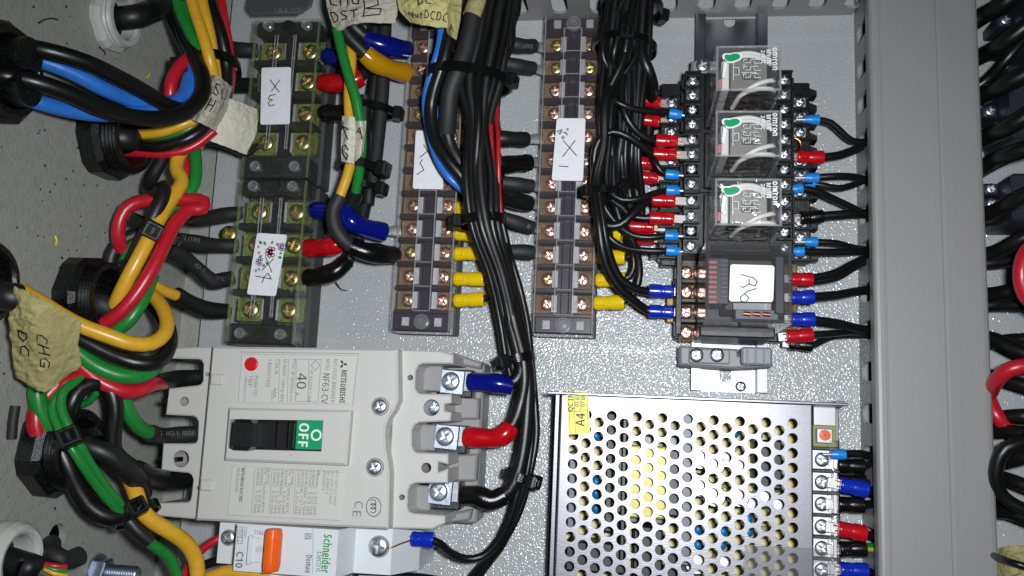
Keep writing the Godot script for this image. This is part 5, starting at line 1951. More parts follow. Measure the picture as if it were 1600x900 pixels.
	t = cable("power_wire", "black wire with black sleeve on the third pole of the uppermost power block", g, [[535, 176, 22], [560, 178, 20], [578, 210, 18], [580, 260, 18], [575, 320, 18]], 3.0, M.black_dull)
	sleeve(t, "black_sleeve", [[506, 177, 19], [520, 177, 22], [545, 177, 22]], 4.14, M.black_gloss)
	t = cable("power_wire", "black wire with glossy blue sleeve on the top pole of strip X 2", g, [[530, -40, 40], [545, 20, 40], [556, 45, 38], [575, 60, 34]], 3.2, M.black_dull)
	sleeve(t, "blue_sleeve", [[570, 61, 34], [590, 68, 32], [612, 74, 28], [637, 78, 19]], 4.48, M.blue_sleeve)
	t = cable("power_wire", "black wire with ochre sleeve on the second pole of strip X 2", g, [[520, -40, 44], [530, 30, 44], [545, 56, 42], [572, 84, 38]], 3.2, M.black_dull)
	sleeve(t, "ochre_sleeve", [[569, 83, 38], [586, 97, 34], [608, 107, 28], [634, 114, 19]], 4.59, M.ochre_sleeve)
	t = cable("power_wire", "black wire with blue sleeve on the top pole of the rose sticker block", g, [[515, 328, 22], [530, 328, 22], [545, 318, 20], [556, 280, 18], [562, 220, 18]], 3.1, M.black_dull)
	sleeve(t, "blue_sleeve", [[491, 329, 18], [505, 329, 21], [525, 329, 22]], 4.14, M.blue_sleeve)
	t = cable("power_wire", "black wire with blue sleeve on the seventh pole of strip X 2", g, [[570, 150, 26], [567, 230, 24], [556, 300, 26], [543, 325, 30], [536, 328, 31]], 3.1, M.black_dull)
	sleeve(t, "blue_sleeve", [[534, 328, 32], [548, 345, 32], [568, 355, 28], [600, 363, 20]], 4.48, M.blue_sleeve)
	put(MB.new().tube([P(598, 362, 19), P(608, 362, 17), P(616, 361, 15), P(625, 361, 13.5)], [2.2, 2.0, 2.8, 3.0], 14, true, 0.45), "lug_tongue", M.tin, t)
	t = cable("power_wire", "black wire with red sleeve on the second pole of the rose sticker block", g, [[530, 385, 24], [548, 372, 20], [563, 330, 16], [570, 270, 16], [575, 200, 16], [590, 100, 16]], 3.1, M.black_dull)
	sleeve(t, "red_sleeve", [[482, 388, 18], [500, 387, 22], [520, 384, 24], [537, 375, 23]], 4.37, M.red_sleeve)
	t = cable("power_wire", "black wire with glossy black sleeve on the third pole of the rose sticker block", g, [[540, 412, 22], [556, 385, 20], [566, 340, 17], [580, 270, 14], [588, 200, 14], [600, 100, 14], [600, -40, 14]], 3.1, M.black_dull)
	sleeve(t, "black_sleeve", [[482, 434, 18], [500, 432, 22], [525, 423, 24], [543, 407, 22]], 4.26, M.black_gloss)
	t = cable("power_wire", "yellow wire ending in a black sleeve on the eighth pole of strip X 2", g, [[540, -40, 36], [548, 60, 36], [549, 100, 38], [545, 140, 38], [546, 185, 38], [550, 235, 38], [544, 270, 38], [530, 310, 38]], 2.3, M.yellow_wire)
	sleeve(t, "black_shrink", [[531, 306, 38], [521, 330, 38], [524, 355, 37], [538, 376, 35], [552, 387, 32]], 3.3, M.black_matte, 0.02)
	sleeve(t, "black_sleeve", [[549, 385, 32], [570, 393, 30], [594, 397, 25], [618, 399, 17]], 4.48, M.black_gloss)
	t = cable("power_wire", "green wire running down behind the taped yellow wire", g, [[515, -40, 44], [524, 30, 44], [533, 75, 45], [544, 115, 45], [555, 150, 44], [562, 185, 42], [565, 220, 40], [562, 260, 34], [556, 300, 28]], 2.3, M.green_wire)
	cable("power_wire", "black wire passing under the taped yellow and green wires, nearest strip X 2", "", [[604, -40, 18], [600, 80, 18], [597, 150, 18], [590, 220, 18], [582, 290, 20]], 3.3, M.black_matte)
	tie("cable tie below the tape on the yellow and green wires", 565, 263, 28, Vector2(-0.15, 1), 9.4, 12, 0.3, "black cable ties", 3.8, 0, 1.15)
	tie("cable tie close under the one below the tape", 566, 292, 22, Vector2(-0.15, 1), 8.0, 8, 0.2, "black cable ties", 3.0)
	tie("cable tie behind the taped wires, level with the X 3 sticker foot", 585, 172, 20, Vector2(-0.15, 1), 9.5, 8, 0.0, "black cable ties", 3.4)
	t = thing("wire_tag", "grey tape flag reading CHG DST B at the top edge", "tag", P(570, 10, 44), "handwritten tape tags")
	var at := tag_sheet(t, "tape", [[[508, -30, 48], [560, -32, 52], [620, -30, 48]], [[512, 15, 49], [565, 12, 53], [622, 8, 49]], [[524, 50, 46], [560, 36, 52], [618, 36, 47]]], M.tape_grey, 0.7, 0.6)
	write_on(t, at, word("CHG", 0.05, 0.2, 0.16, 0.25) + word("DST", 0.03, 0.58, 0.155, 0.24, -0.05) + word("B", 0.52, 0.3, 0.36, 0.5, -0.05), 0.55)
	t = thing("wire_tag", "small cream tape marked in pen on the yellow and green wires", "tag", P(552, 215, 40), "handwritten tape tags")
	at = tag_sheet(t, "tape", [[[535, 181, 41], [545, 182, 44], [556, 183, 43]], [[533, 215, 41], [544, 216, 44], [556, 217, 42]], [[533, 252, 41], [543, 254, 44], [553, 256, 42]]], M.tape_cream, 0.3, 0.5)
	write_on(t, at, word("K", 0.1, 0.12, 0.8, 0.22, 0.4) + word("G", 0.15, 0.6, 0.7, 0.25, 0.3), 0.5)
	var at2 := tag_sheet(t, "tape", [[[555, 188, 44], [563, 189, 46], [572, 189, 43]], [[556, 215, 43], [565, 216, 45], [570, 217, 42]], [[555, 252, 42], [562, 245, 44], [567, 236, 42]]], M.tape_cream, 0.3, 0.5)
	write_on(t, at2, word("A", 0.2, 0.15, 0.7, 0.25, 0.3), 0.5)
	t = thing("wire_tag", "yellow tape flag reading DC Input DC DC at the top edge", "tag", P(670, 15, 50), "handwritten tape tags")
	at = tag_sheet(t, "tape", [[[626, -30, 56], [670, -34, 60], [722, -34, 55]], [[622, 10, 57], [662, 6, 61], [720, 5, 57]], [[640, 34, 54], [668, 40, 58], [714, 45, 54]]], M.tape_yellow, 0.9, 0.6)
	write_on(t, at, word("DC", 0.4, 0.34, 0.12, 0.2, -0.1) + word("Input", 0.08, 0.62, 0.085, 0.17, 0.2) + word("DCDC", 0.52, 0.66, 0.095, 0.18, 0.18), 0.45, 0.9)
	at = tag_sheet(t, "tape_end", [[[688, -20, 56], [704, -20, 58], [722, -20, 56]], [[692, 20, 56], [704, 20, 59], [720, 20, 57]], [[699, 52, 53], [706, 58, 56], [713, 62, 55]]], M.tape_olive, 0.6, 0.6)
	write_on(t, at, word("A", 0.4, 0.75, 0.4, 0.15), 0.4)


# ---------------------------------------------------------------- wiring at the relays

func relay_wiring() -> void:
	var up := func(x: float, y: float, h: float, k: int) -> Array:
		var out := []
		if y > 240:
			out.append([lerpf(x, 955, 0.5), 225, h + 1])
		if y > 170:
			out.append([lerpf(x, 965, 0.5), 150, h + 2])
		out.append([942 + (k * 17) % 68, 85, 24 + (k * 5) % 16])
		out.append([962 + (k * 13) % 62, -60, 26 + (k * 5) % 14])
		return out
	var g := "black wires with red lugs left of the relay sockets"
	var red := [
		[[1008, 157], [1032, 161], 17, [[1004, 155, 18], [996, 148, 20]]],
		[[999, 186], [1032, 190], 17, [[994, 184, 18], [982, 176, 20]]],
		[[1025, 219], [1059, 221], 28, [[1022, 220, 29], [1007, 215, 31], [989, 199, 34], [978, 181, 36], [972, 160, 36]]],
		[[1021, 240], [1057, 242], 28, [[1018, 240, 29], [1000, 226, 33], [978, 212, 36], [957, 206, 37], [939, 216, 37], [930, 234, 36], [928, 258, 34], [930, 290, 32], [934, 320, 30], [945, 350, 22], [962, 380, 12]]],
		[[992, 253], [1022, 256], 17, [[988, 250, 18], [976, 238, 22], [968, 224, 24]]],
		[[990, 275], [1028, 279], 18, [[986, 274, 20], [976, 283, 26], [966, 294, 28], [955, 300, 28]]],
		[[1019, 312], [1055, 314], 28, [[1014, 313, 29], [1002, 321, 32], [984, 339, 34], [969, 351, 34], [951, 353, 34], [938, 342, 34], [931, 318, 34], [932, 290, 34]]],
		[[1015, 340], [1053, 342], 28, [[1010, 341, 28], [997, 340, 28], [982, 335, 28], [972, 324, 28], [958, 314, 28], [950, 290, 28]]],
		[[984, 353], [1022, 355], 17, [[980, 352, 17], [972, 340, 16], [966, 320, 16]]],
		[[990, 373], [1022, 373], 17, [[986, 372, 16], [976, 362, 14], [970, 340, 14]]]]
	for k in red.size():
		var q: Array = red[k]
		var path: Array = [[q[0][0] + 4, q[0][1], q[2]]] + q[3]
		var e: Array = path[-1]
		if e[1] < 360:
			path = path + up.call(e[0], e[1], e[2], k)
		var t := cable("control_wire", "black wire with red lug, %s from the top at the relay sockets" % NTH[k], g, path, 1.65 if k != 6 else 2.0, M.black_wire)
		lug(t, P(q[0][0], q[0][1], q[2]), P(q[1][0], q[1][1], q[2]), 2.95, M.red_lug, 5.0)
	g = "black wires with light blue ferrules left of the relay sockets"
	var fer := [
		[[1046, 177], [1066, 180], 29, [[1040, 175, 30], [1016, 174, 33], [989, 170, 36], [971, 163, 38], [960, 155, 38]]],
		[[1040, 272], [1061, 274], 28, [[1036, 270, 29], [1029, 263, 30], [1023, 252, 30], [1015, 235, 26], [1004, 215, 22]]],
		[[1041, 297], [1062, 298], 28, [[1036, 299, 29], [1023, 302, 31], [997, 311, 34], [972, 312, 35], [955, 302, 35], [948, 285, 35]]],
		[[1039, 368], [1060, 369], 28, [[1034, 369, 29], [1013, 371, 30], [990, 368, 30], [974, 359, 30], [959, 344, 30], [946, 326, 31], [938, 300, 32]]],
		[[1041, 391], [1062, 393], 28, [[1035, 392, 29], [1002, 391, 30], [974, 386, 32], [954, 373, 34], [942, 352, 34], [935, 325, 33], [934, 290, 32]]]]
	for k in fer.size():
		var q: Array = fer[k]
		var path: Array = [[q[0][0] + 5, q[0][1], q[2]]] + q[3]
		var e: Array = path[-1]
		var t := cable("control_wire", "black wire with light blue ferrule, %s from the top left of the relays" % NTH[k], g, path + up.call(e[0], e[1], e[2], k + 11), 1.45, M.black_wire)
		ferrule(t, P(q[0][0], q[0][1], q[2]), P(q[1][0], q[1][1], q[2]), 2.3)
	g = "black wires with blue lugs on the smoked relay's socket"
	for q in [[455, [[1012, 456, 21], [990, 450, 24], [969, 436, 27], [955, 408, 31], [947, 377, 35], [942, 350, 37], [937, 315, 37], [934, 280, 36]], "upper"], [487, [[1010, 484, 21], [990, 469, 25], [969, 451, 29], [951, 423, 33], [941, 390, 37], [936, 355, 39], [931, 320, 38], [929, 280, 36]], "lower"]]:
		var e: Array = q[1][-1]
		var t := cable("control_wire", "black wire with blue lug, %s one left of the smoked relay" % q[2], g, [[1018, q[0], 21]] + q[1] + up.call(e[0], e[1], e[2], q[0]), 1.95, M.black_wire)
		lug(t, P(1014, q[0] - 1, 21), P(1053, q[0] + 1, 21), 3.0, M.blue_lug, 4.0, M.tin)
	g = "yellow lugs on strip X 1"
	var yl := [[[972, 366], [940, 362], [[976, 366, 14], [984, 350, 14], [980, 320, 16]]], [[977, 402], [935, 402], [[972, 402, 15], [984, 401, 14], [994, 385, 14], [990, 350, 15], [982, 310, 18]]], [[977, 437], [932, 438], [[972, 437, 15], [983, 432, 15], [990, 418, 15], [989, 398, 16], [984, 380, 18], [975, 350, 20], [968, 320, 22]]], [[976, 472], [929, 474], [[971, 472, 15], [983, 467, 15], [993, 452, 16], [999, 430, 17], [996, 400, 20], [987, 374, 24], [972, 350, 26], [962, 320, 27]]]]
	for k in yl.size():
		var q: Array = yl[k]
		var e: Array = q[2][-1]
		var t := cable("control_wire", "black wire with yellow lug, %s from the top on the strip next the relay bundle" % NTH[k], g, q[2] + up.call(e[0], e[1], e[2], k + 20), 1.75, M.black_wire)
		lug(t, P(q[0][0], q[0][1], 15.5), P(q[1][0], q[1][1], 13.5), 3.35, M.yellow_lug, 4.5, M.pad_copper)
	# the mass of wires between
	for k in 26:
		var lay := k / 9
		var i := k % 9
		var x0 := 966 + i * 6.6 + lay * 3
		var x1 := 944 + i * 8.2 + rng.randf_range(-3, 3)
		var x2 := 942 + i * 7.8 + rng.randf_range(-5, 5)
		var x3 := 948 + i * 5.8 + rng.randf_range(-6, 6)
		var h := 34 - lay * 8
		var sink := 14 + rng.randf_range(-3, 6)
		var printed_wire := k % 9 == 4
		cable("control_wire", "black wire running down inside the bundle left of the relays", "black wires in the relay bundle", [[x0, -60, h + 2], [x1 + 3, 30, h + 2], [x1, 85, h], [x2, 170, h - 2], [x3, 250, h - 6], [x3 + 6, 310, sink], [985 + i * 2, 350 + i * 4, 8]], 1.5 if not printed_wire else 1.8, [M.black_wire, M.black_dull, M.black_wire][k % 3])
	cable("control_wire", "thick glossy black cable curving down the outside of the relay bundle", "", [[1010, -60, 30], [1006, 40, 32], [1003, 85, 34], [1012, 108, 33], [1019, 130, 28], [1018, 155, 18], [1016, 180, 12], [1010, 230, 10]], 2.7, M.black_wire, "cable")
	cable("control_wire", "short yellow wire glimpsed deep in the relay bundle", "", [[962, 175, 22], [966, 240, 27], [972, 262, 25], [980, 285, 20]], 0.7, M.earth_yellow)
	tie("cable tie round the relay bundle level with the second pole of strip X 1", 976, 75, 26, Vector2(-0.1, 1), 13.5, 14, 1.5, "black cable ties", 3.2)
	tie("cable tie round the relay bundle at the top edge", 987, 12, 28, Vector2(-0.1, 1), 13, 14, -0.4, "black cable ties", 3.2)
	tie("small cable tie at the foot of the relay bundle beside strip X 1", 942, 302, 32, Vector2(0.05, 1), 6.5, 7, 2.5, "black cable ties", 3.4, 0, 0.9)

	# right side of the relays into the duct
	g = "black wires from the relays into the duct"
	var right := [
		["f", [1258, 187], [1280, 187], 19, [[1276, 187, 19], [1298, 192, 18], [1316, 208, 16], [1331, 220, 14], [1362, 222, 12]], 1.55, "black wire with light blue ferrule, topmost between relays and duct"],
		["r", [1287, 246], [1245, 245], 19, [[1284, 246, 19], [1309, 243, 18], [1336, 234, 14], [1362, 223, 12]], 1.9, "black wire with red lug between the relays and the duct"],
		["f", [1257, 278], [1279, 278], 19, [[1275, 277, 19], [1309, 275, 19], [1340, 277, 15], [1364, 285, 11]], 1.5, "black wire with light blue ferrule, second from top between relays and duct"],
		["f", [1256, 287], [1273, 287], 17, [[1270, 287, 17], [1287, 290, 17], [1309, 294, 16], [1333, 289, 13], [1362, 276, 11]], 1.5, "black wire with half hidden blue ferrule sagging below its neighbour"],
		["f", [1236, 296], [1254, 294], 24, [[1250, 294, 24], [1275, 299, 23], [1309, 314, 19], [1345, 331, 14], [1366, 340, 11]], 1.6, "black wire with blue ferrule slanting down to the duct"],
		["k", [1286, 338], [1250, 341], 20, [[1282, 338, 20], [1320, 335, 19], [1366, 333, 12]], 2.0, "thicker black wire with a black lug between relays and duct"],
		["f", [1257, 378], [1277, 378], 19, [[1273, 378, 19], [1307, 380, 18], [1333, 387, 14], [1366, 391, 11]], 1.5, "black wire with blue ferrule just above the smoked relay's corner"],
		["f", [1239, 393], [1256, 393], 24, [[1252, 393, 24], [1307, 394, 21], [1366, 391, 12]], 1.65, "black wire with blue ferrule at the smoked relay's corner"],
		["r", [1270, 437], [1236, 436], 25, [[1267, 434, 25], [1301, 427, 23], [1333, 411, 17], [1366, 396, 11]], 1.45, "paired black wires in one red lug beside the smoked relay"],
		["b", [1272, 464], [1236, 465], 25, [[1269, 464, 25], [1307, 461, 22], [1340, 455, 15], [1368, 451, 11]], 1.9, "black wire with blue lug, upper one right of the smoked relay"],
		["b", [1273, 499], [1236, 499], 25, [[1270, 500, 25], [1307, 505, 22], [1340, 513, 15], [1368, 518, 11]], 1.9, "black wire with blue lug, lower one right of the smoked relay"],
		["r", [1270, 523], [1229, 526], 22, [[1267, 523, 22], [1300, 521, 20], [1333, 518, 14], [1368, 520, 11]], 1.55, "black wire with red lug at the foot of the smoked relay"]]
	for q in right:
		var t := cable("control_wire", q[6], g, q[4], q[5], M.black_wire)
		var a := P(q[1][0], q[1][1], q[3])
		var b := P(q[2][0], q[2][1], q[3])
		match q[0]:
			"f": ferrule(t, b, a, 2.25, 4.0)
			"r": lug(t, a, b, 3.0, M.red_lug, 3.6)
			"b": lug(t, a, b, 3.1, M.blue_lug, 3.0, M.tin)
			"k": lug(t, a, b, 3.0, M.black_gloss, 5.0, M.tin_white)
		if "paired" in q[6]:
			run(t, "insulation", [[1267, 441, 24], [1307, 434, 22], [1337, 417, 16], [1366, 402, 11]], 1.45, M.black_wire)
		if q[0] == "r" and q[4][0][1] == 246:
			run(t, "copper_loop", [[1234, 217, 24], [1243, 216, 24], [1250, 221, 24], [1251, 230, 23], [1246, 238, 21]], 0.55, M.copper)
	var t := cable("control_wire", "black sleeved lug end under the lowest red lug", g, [[1232, 538, 14], [1250, 538, 14], [1268, 540, 13], [1300, 526, 11], [1366, 523, 9]], 1.5, M.black_wire)
	lug(t, P(1269, 540, 14), P(1233, 537, 14), 2.9, M.black_gloss, 3.0)


func supply_wiring() -> void:
	var g := "wires from the power supply terminals into the duct"
	var list := [
		["f", [1298, 710], [1321, 710], 22, [[1317, 709, 22], [1345, 709, 20], [1372, 716, 14]], 1.6, "black wire with light blue ferrule on the top supply terminal"],
		["k", [1350, 729], [1308, 726], 17, [[1347, 730, 17], [1360, 724, 15], [1374, 715, 12]], 1.7, "black wire with crumpled black sleeve on the first supply terminal"],
		["k2", [1352, 752], [1309, 750], 14, [[1348, 752, 14], [1374, 764, 12]], 1.7, "black sleeve showing behind the blue lug of the supply"],
		["b", [1356, 766], [1312, 757], 20, [[1352, 765, 20], [1362, 769, 17], [1376, 776, 12]], 1.9, "black wire with blue lug on the second supply terminal"],
		["k", [1350, 789], [1309, 788], 18, [[1346, 789, 18], [1376, 787, 13]], 1.8, "black wire with smooth black sleeve on the third supply terminal"],
		["r", [1353, 834], [1309, 826], 20, [[1349, 833, 20], [1376, 842, 12]], 1.7, "black wire with red lug on the fourth supply terminal"],
		["y", [1353, 857], [1311, 858], 18, [[1349, 856, 18], [1364, 855, 15], [1378, 855, 12]], 1.8, "green and yellow earth wire in a black sleeve on the fifth supply terminal"],
		["b", [1356, 893], [1312, 890], 19, [[1352, 893, 19], [1380, 900, 13]], 1.9, "black wire with blue lug on the lowest supply terminal in view"]]
	for q in list:
		var t := cable("supply_wire", q[6], g, q[4], q[5], M.green_wire if q[0] == "y" else M.black_wire)
		var a := P(q[1][0], q[1][1], q[3])
		var b := P(q[2][0], q[2][1], q[3])
		match q[0]:
			"f": ferrule(t, b, a, 2.2, 3.0)
			"b": lug(t, a, b, 3.4, M.blue_lug, 5.0, M.tin)
			"r": lug(t, a, b, 3.4, M.red_lug, 5.0, M.tin)
			"k", "y": lug(t, a, b, 3.4, M.black_gloss, 5.0, M.tin, q[0] == "y")
			"k2": lug(t, a, b, 3.0, M.black_gloss, 2.0, M.copper, false)
		if q[0] == "y":
			run(t, "yellow_stripe", [[1350, 858, 18.8], [1364, 857, 15.8], [1378, 857, 12.8]], 1.3, M.earth_yellow)


# ---------------------------------------------------------------- cables on the gland side

func left_wiring() -> void:
	var t: Node3D
	var wp := func(x: float, y: float, off: float) -> Vector3: return W(x, y, off)
	# thick cable through the white gland
	t = thing("sheathed_cable", "thick black cable leaving the white gland to the top edge", "cable", W(170, 30))
	put(MB.new().tube(smooth([W(170, 30) + Vector3(1, 0, 0), W(170, 30) + Vector3(12, 0, -1), P(240, 16, 60), P(275, 2, 64), P(330, -24, 66)]), 5.0, 20), "sheath", M.black_dull, t)
	# black and blue pairs from the topmost gland
	var g := "black and blue cores from the topmost gland"
	t = cable("power_core", "black core arching over the sky blue core from the topmost gland", g, [[-30, 70, 138], [14, 71, 138], [67, 78, 134], [133, 97, 124], [183, 120, 112], [227, 144, 100], [262, 165, 88], [290, 170, 76], [306, 150, 70], [308, 120, 66], [300, 92, 64], [284, 60, 62], [268, 20, 60], [255, -40, 60]], 3.1, M.black_wire)
	t = cable("power_core", "sky blue core under the upper black core from the topmost gland", g, [[-20, 82, 132], [20, 86, 131], [60, 94, 128], [110, 112, 120], [160, 138, 110], [200, 155, 98], [235, 165, 89], [268, 160, 80], [292, 146, 74], [302, 128, 70], [302, 100, 66], [292, 70, 62], [282, 20, 60], [280, -40, 60]], 2.9, M.blue_wire)
	t = cable("power_core", "black core looping lowest beneath the blue from the topmost gland", g, [[-30, 116, 142], [10, 119, 142], [50, 127, 138], [100, 143, 130], [160, 170, 117], [215, 184, 104], [262, 184, 93], [298, 170, 83], [316, 146, 78], [316, 118, 74], [306, 92, 70], [290, 60, 66], [278, 20, 64], [272, -40, 62]], 3.2, M.black_wire)
	t = cable("power_core", "sky blue core dipping behind the lower black core", g, [[-20, 138, 136], [15, 147, 134], [60, 160, 128], [105, 172, 118], [150, 179, 108], [200, 178, 98], [250, 170, 87], [285, 150, 76], [296, 120, 70]], 2.8, M.blue_wire)
	t = thing("sheathed_cable", "grey frayed sheath ends filling the topmost gland", "cable", W(-14, 112))
	for q in [[88, 6.6], [138, 6.4]]:
		var b := W(-14, q[0])
		put(MB.new().tube(smooth([b + Vector3(1, 0, 0), b + Vector3(8, 0, 0), b + Vector3(15, 0, 0)]), q[1], 18), "sheath", M.gland_black, t)
	# bundle at the top: green, yellow, black and red
	g = "cores in the bundle at the top of the wall"
	cable("power_core", "green core, outer one at the top of the wall bundle", g, [[272, -40, 66], [281, 15, 67], [296, 50, 68], [310, 82, 68], [318, 115, 66], [322, 150, 62], [320, 190, 56], [300, 230, 50], [300, 260, 46]], 2.6, M.green_wire)
	cable("power_core", "green core, inner one at the top of the wall bundle", g, [[284, -40, 64], [293, 15, 66], [306, 48, 66], [317, 82, 65], [324, 115, 62], [326, 150, 58], [322, 190, 52], [306, 226, 48], [300, 250, 44]], 2.4, M.green_wire)
	cable("power_core", "yellow core, left of two at the top of the wall bundle", g, [[292, -40, 70], [302, 10, 70], [316, 52, 70], [328, 95, 68], [334, 130, 62], [332, 170, 56], [318, 205, 50], [290, 235, 48]], 2.6, M.yellow_wire)
	cable("power_core", "yellow core, right of two at the top of the wall bundle", g, [[308, -40, 66], [317, 10, 67], [327, 52, 66], [334, 95, 64], [338, 130, 58], [338, 170, 52], [325, 210, 46], [300, 235, 44]], 2.6, M.yellow_wire)
	cable("power_core", "black core beside the yellow cores at the top of the wall bundle", g, [[318, -40, 62], [330, 10, 63], [344, 52, 62], [353, 95, 58], [354, 130, 52], [350, 165, 46]], 3.0, M.black_wire)
	cable("power_core", "red core at the outside of the top wall bundle", g, [[340, -40, 54], [350, 30, 56], [357, 70, 54], [361, 112, 50], [356, 150, 46], [340, 190, 42]], 2.1, M.red_wire)
	cable("power_core", "red core bent in a half loop above the black looping core", g, [[312, 78, 60], [296, 90, 66], [281, 103, 70], [270, 122, 72], [266, 145, 72], [270, 170, 68], [282, 200, 60]], 2.7, M.red_wire)
	tie("big cable tie over the wall bundle beside the CHG DST tape", 332, 107, 55, Vector2(0.25, 1), 10.5, 14, 2.65, "black cable ties", 4.2, 0, 1.25)
	# wires to block X 3
	g = "black wires into the wall side of block X 3"
	cable("power_wire", "grey black shrink sleeve entering the top pole of the uppermost power block", g, [[340, 74, 40], [362, 76, 26], [385, 78, 20], [402, 79, 17]], 3.6, M.black_matte)
	cable("power_wire", "black shrink sleeve entering the second pole of the uppermost power block", g, [[340, 128, 40], [364, 132, 28], [385, 133, 20], [400, 133, 17]], 3.6, M.black_dull)
	t = thing("wire_tag", "cream card flag beside block X 3", "tag", P(360, 200, 50), "handwritten tape tags")
	tag_sheet(t, "card", [[[356, 153, 56], [375, 160, 50], [401, 170, 40]], [[336, 190, 56], [368, 196, 50], [400, 205, 40]], [[316, 216, 56], [350, 228, 50], [384, 241, 40]]], M.tape_cream, 0.5, 0.6)
	t = thing("wire_tag", "wrinkled tape reading CHG DST round the wall bundle", "tag", P(330, 160, 60), "handwritten tape tags")
	var at := tag_sheet(t, "tape", [[[326, 116, 68], [342, 120, 72], [362, 135, 62]], [[314, 150, 70], [334, 158, 75], [354, 168, 66]], [[290, 184, 68], [312, 192, 73], [336, 204, 64]]], M.tape_grey, 0.8, 0.6)
	var turned := []
	for l in word("CHG", 0.12, 0.28, 0.27, 0.24) + word("DST", 0.08, 0.62, 0.27, 0.24):
		turned.append(l.map(func(q): return [1.0 - q[0], 1.0 - q[1]]))
	write_on(t, at, turned, 0.55, 1.1)
	# cores out of the second gland
	g = "cores from the black sheathed cable of the second gland"
	var c := W(158, 216)
	t = thing("sheathed_cable", "black sheath with frayed end inside the second gland", "cable", c)
	put(MB.new().tube(smooth([c + Vector3(1, 0, 0), c + Vector3(12, 0, 0), P(190, 222, 64), P(211, 222, 63)]), 5.7, 20), "sheath", M.black_dull, t)
	cable("power_core", "yellow core rising from the second gland into the tape", g, [[200, 210, 66], [215, 210, 67], [253, 206, 68], [287, 194, 67], [310, 184, 64], [330, 160, 60]], 2.3, M.yellow_wire)
	cable("power_core", "green core glimpsed under the yellow from the second gland", g, [[205, 216, 62], [240, 216, 62], [275, 209, 62], [305, 196, 60], [330, 175, 56]], 1.9, M.green_wire)
	cable("power_core", "black core curving up from the second gland into the tape", g, [[200, 227, 64], [212, 227, 65], [253, 228, 67], [290, 218, 67], [316, 202, 64], [335, 180, 58]], 2.6, M.black_wire)
	cable("power_core", "red core lowest out of the second gland", g, [[196, 238, 62], [210, 238, 63], [253, 240, 62], [285, 236, 60], [310, 224, 58], [335, 204, 56]], 2.1, M.red_wire)
	cable("power_core", "black core passing under the cream card toward block X 3", g, [[260, 240, 56], [300, 226, 52], [335, 222, 46], [365, 232, 36], [385, 240, 22], [402, 228, 17]], 1.8, M.black_wire)

	# strands below the second gland down to the next bundle
	g = "cores looping in front of the dusty gland"
	cable("power_core", "yellow core leading the bundle down to the dusty gland", g, [[292, 225, 56], [279, 244, 58], [276, 264, 60], [284, 284, 62], [272, 305, 66], [258, 326, 70], [243, 352, 74], [230, 378, 77], [212, 412, 79], [196, 442, 79], [182, 472, 77], [176, 490, 72]], 3.0, M.yellow_wire)
	cable("power_core", "green core dropping behind the yellow core", g, [[303, 228, 50], [306, 255, 52], [304, 285, 54], [292, 305, 56], [262, 330, 58], [230, 360, 60], [205, 390, 64], [195, 410, 66]], 2.7, M.green_wire)
	cable("power_core", "red sliver of core behind the yellow core", g, [[288, 232, 50], [290, 260, 52], [290, 290, 52], [280, 310, 50]], 2.0, M.red_wire)
	cable("power_core", "black core kinked beside the yellow core", g, [[262, 230, 58], [250, 255, 60], [236, 280, 62], [233, 295, 64], [242, 303, 66], [256, 292, 70], [255, 305, 72], [244, 330, 74], [228, 362, 74], [212, 396, 72], [200, 418, 70]], 2.9, M.black_dull)
	cable("power_core", "red core doubled back in a hairpin under the kinked black core", g, [[190, 390, 66], [185, 372, 70], [186, 350, 72], [196, 328, 72], [214, 316, 70], [235, 313, 66], [265, 312, 62], [300, 312, 60], [318, 315, 60], [316, 326, 61], [295, 328, 64], [278, 344, 68], [264, 366, 71], [252, 392, 74], [236, 424, 77], [214, 458, 79], [190, 486, 80], [162, 506, 80]], 2.9, M.red_wire)
	cable("power_core", "black core curling in front of the dusty gland mouth", g, [[225, 362, 62], [200, 372, 64], [180, 388, 66], [172, 408, 66], [176, 432, 64], [186, 448, 60], [192, 470, 56]], 3.2, M.black_dull)
	cable("power_core", "green core following the red core around the loop", g, [[238, 430, 66], [230, 452, 70], [218, 478, 74], [200, 502, 76], [178, 518, 76], [160, 524, 74]], 2.8, M.green_wire)
	tie("cable tie round the yellow and red cores before the dusty gland", 243, 358, 66, Vector2(-0.5, 1), 9.2, 13, 1.0, "black cable ties", 4.0, 0, 1.2)
	t = thing("sheathed_cable", "grey frayed cable end in the dusty gland mouth", "cable", W(121, 462))
	put(MB.new().tube(smooth([W(121, 466) + Vector3(2, 0, 0), W(121, 468) + Vector3(14, 0, 3), P(172, 492, 68), P(184, 484, 66)]), 4.6, 16), "sheath", M.black_matte, t)
	put(MB.new().tube(smooth(PP([[146, 494, 68], [160, 486, 70], [176, 474, 70]])), 3.4, 12), "foil_screen", M.tape_grey, t)
	# into the wall side of block X 4
	g = "black sleeved wires into the wall side of block X 4"
	t = cable("power_wire", "black sleeve on the first pole of block X 4 beside the red hairpin", g, [[292, 334, 46], [310, 340, 36], [340, 336, 24], [372, 332, 18], [380, 332, 17]], 2.9, M.black_dull)
	sleeve(t, "shrink_sleeve", [[296, 337, 44], [318, 341, 34], [345, 337, 24], [375, 333, 18]], 3.5, M.black_matte)
	t = cable("power_wire", "green wire with black sleeve on the second pole of the rose sticker block", g, [[230, 372, 60], [255, 373, 52], [270, 374, 48], [300, 378, 38]], 2.7, M.green_wire)
	sleeve(t, "shrink_sleeve", [[276, 374, 47], [300, 378, 38], [333, 383, 26], [370, 384, 18]], 3.5, M.black_matte)
	t = cable("power_wire", "black wire with lumpy sleeve on the third pole of the rose sticker block", g, [[240, 372, 62], [262, 390, 54], [285, 402, 44], [310, 420, 34]], 2.8, M.black_wire)
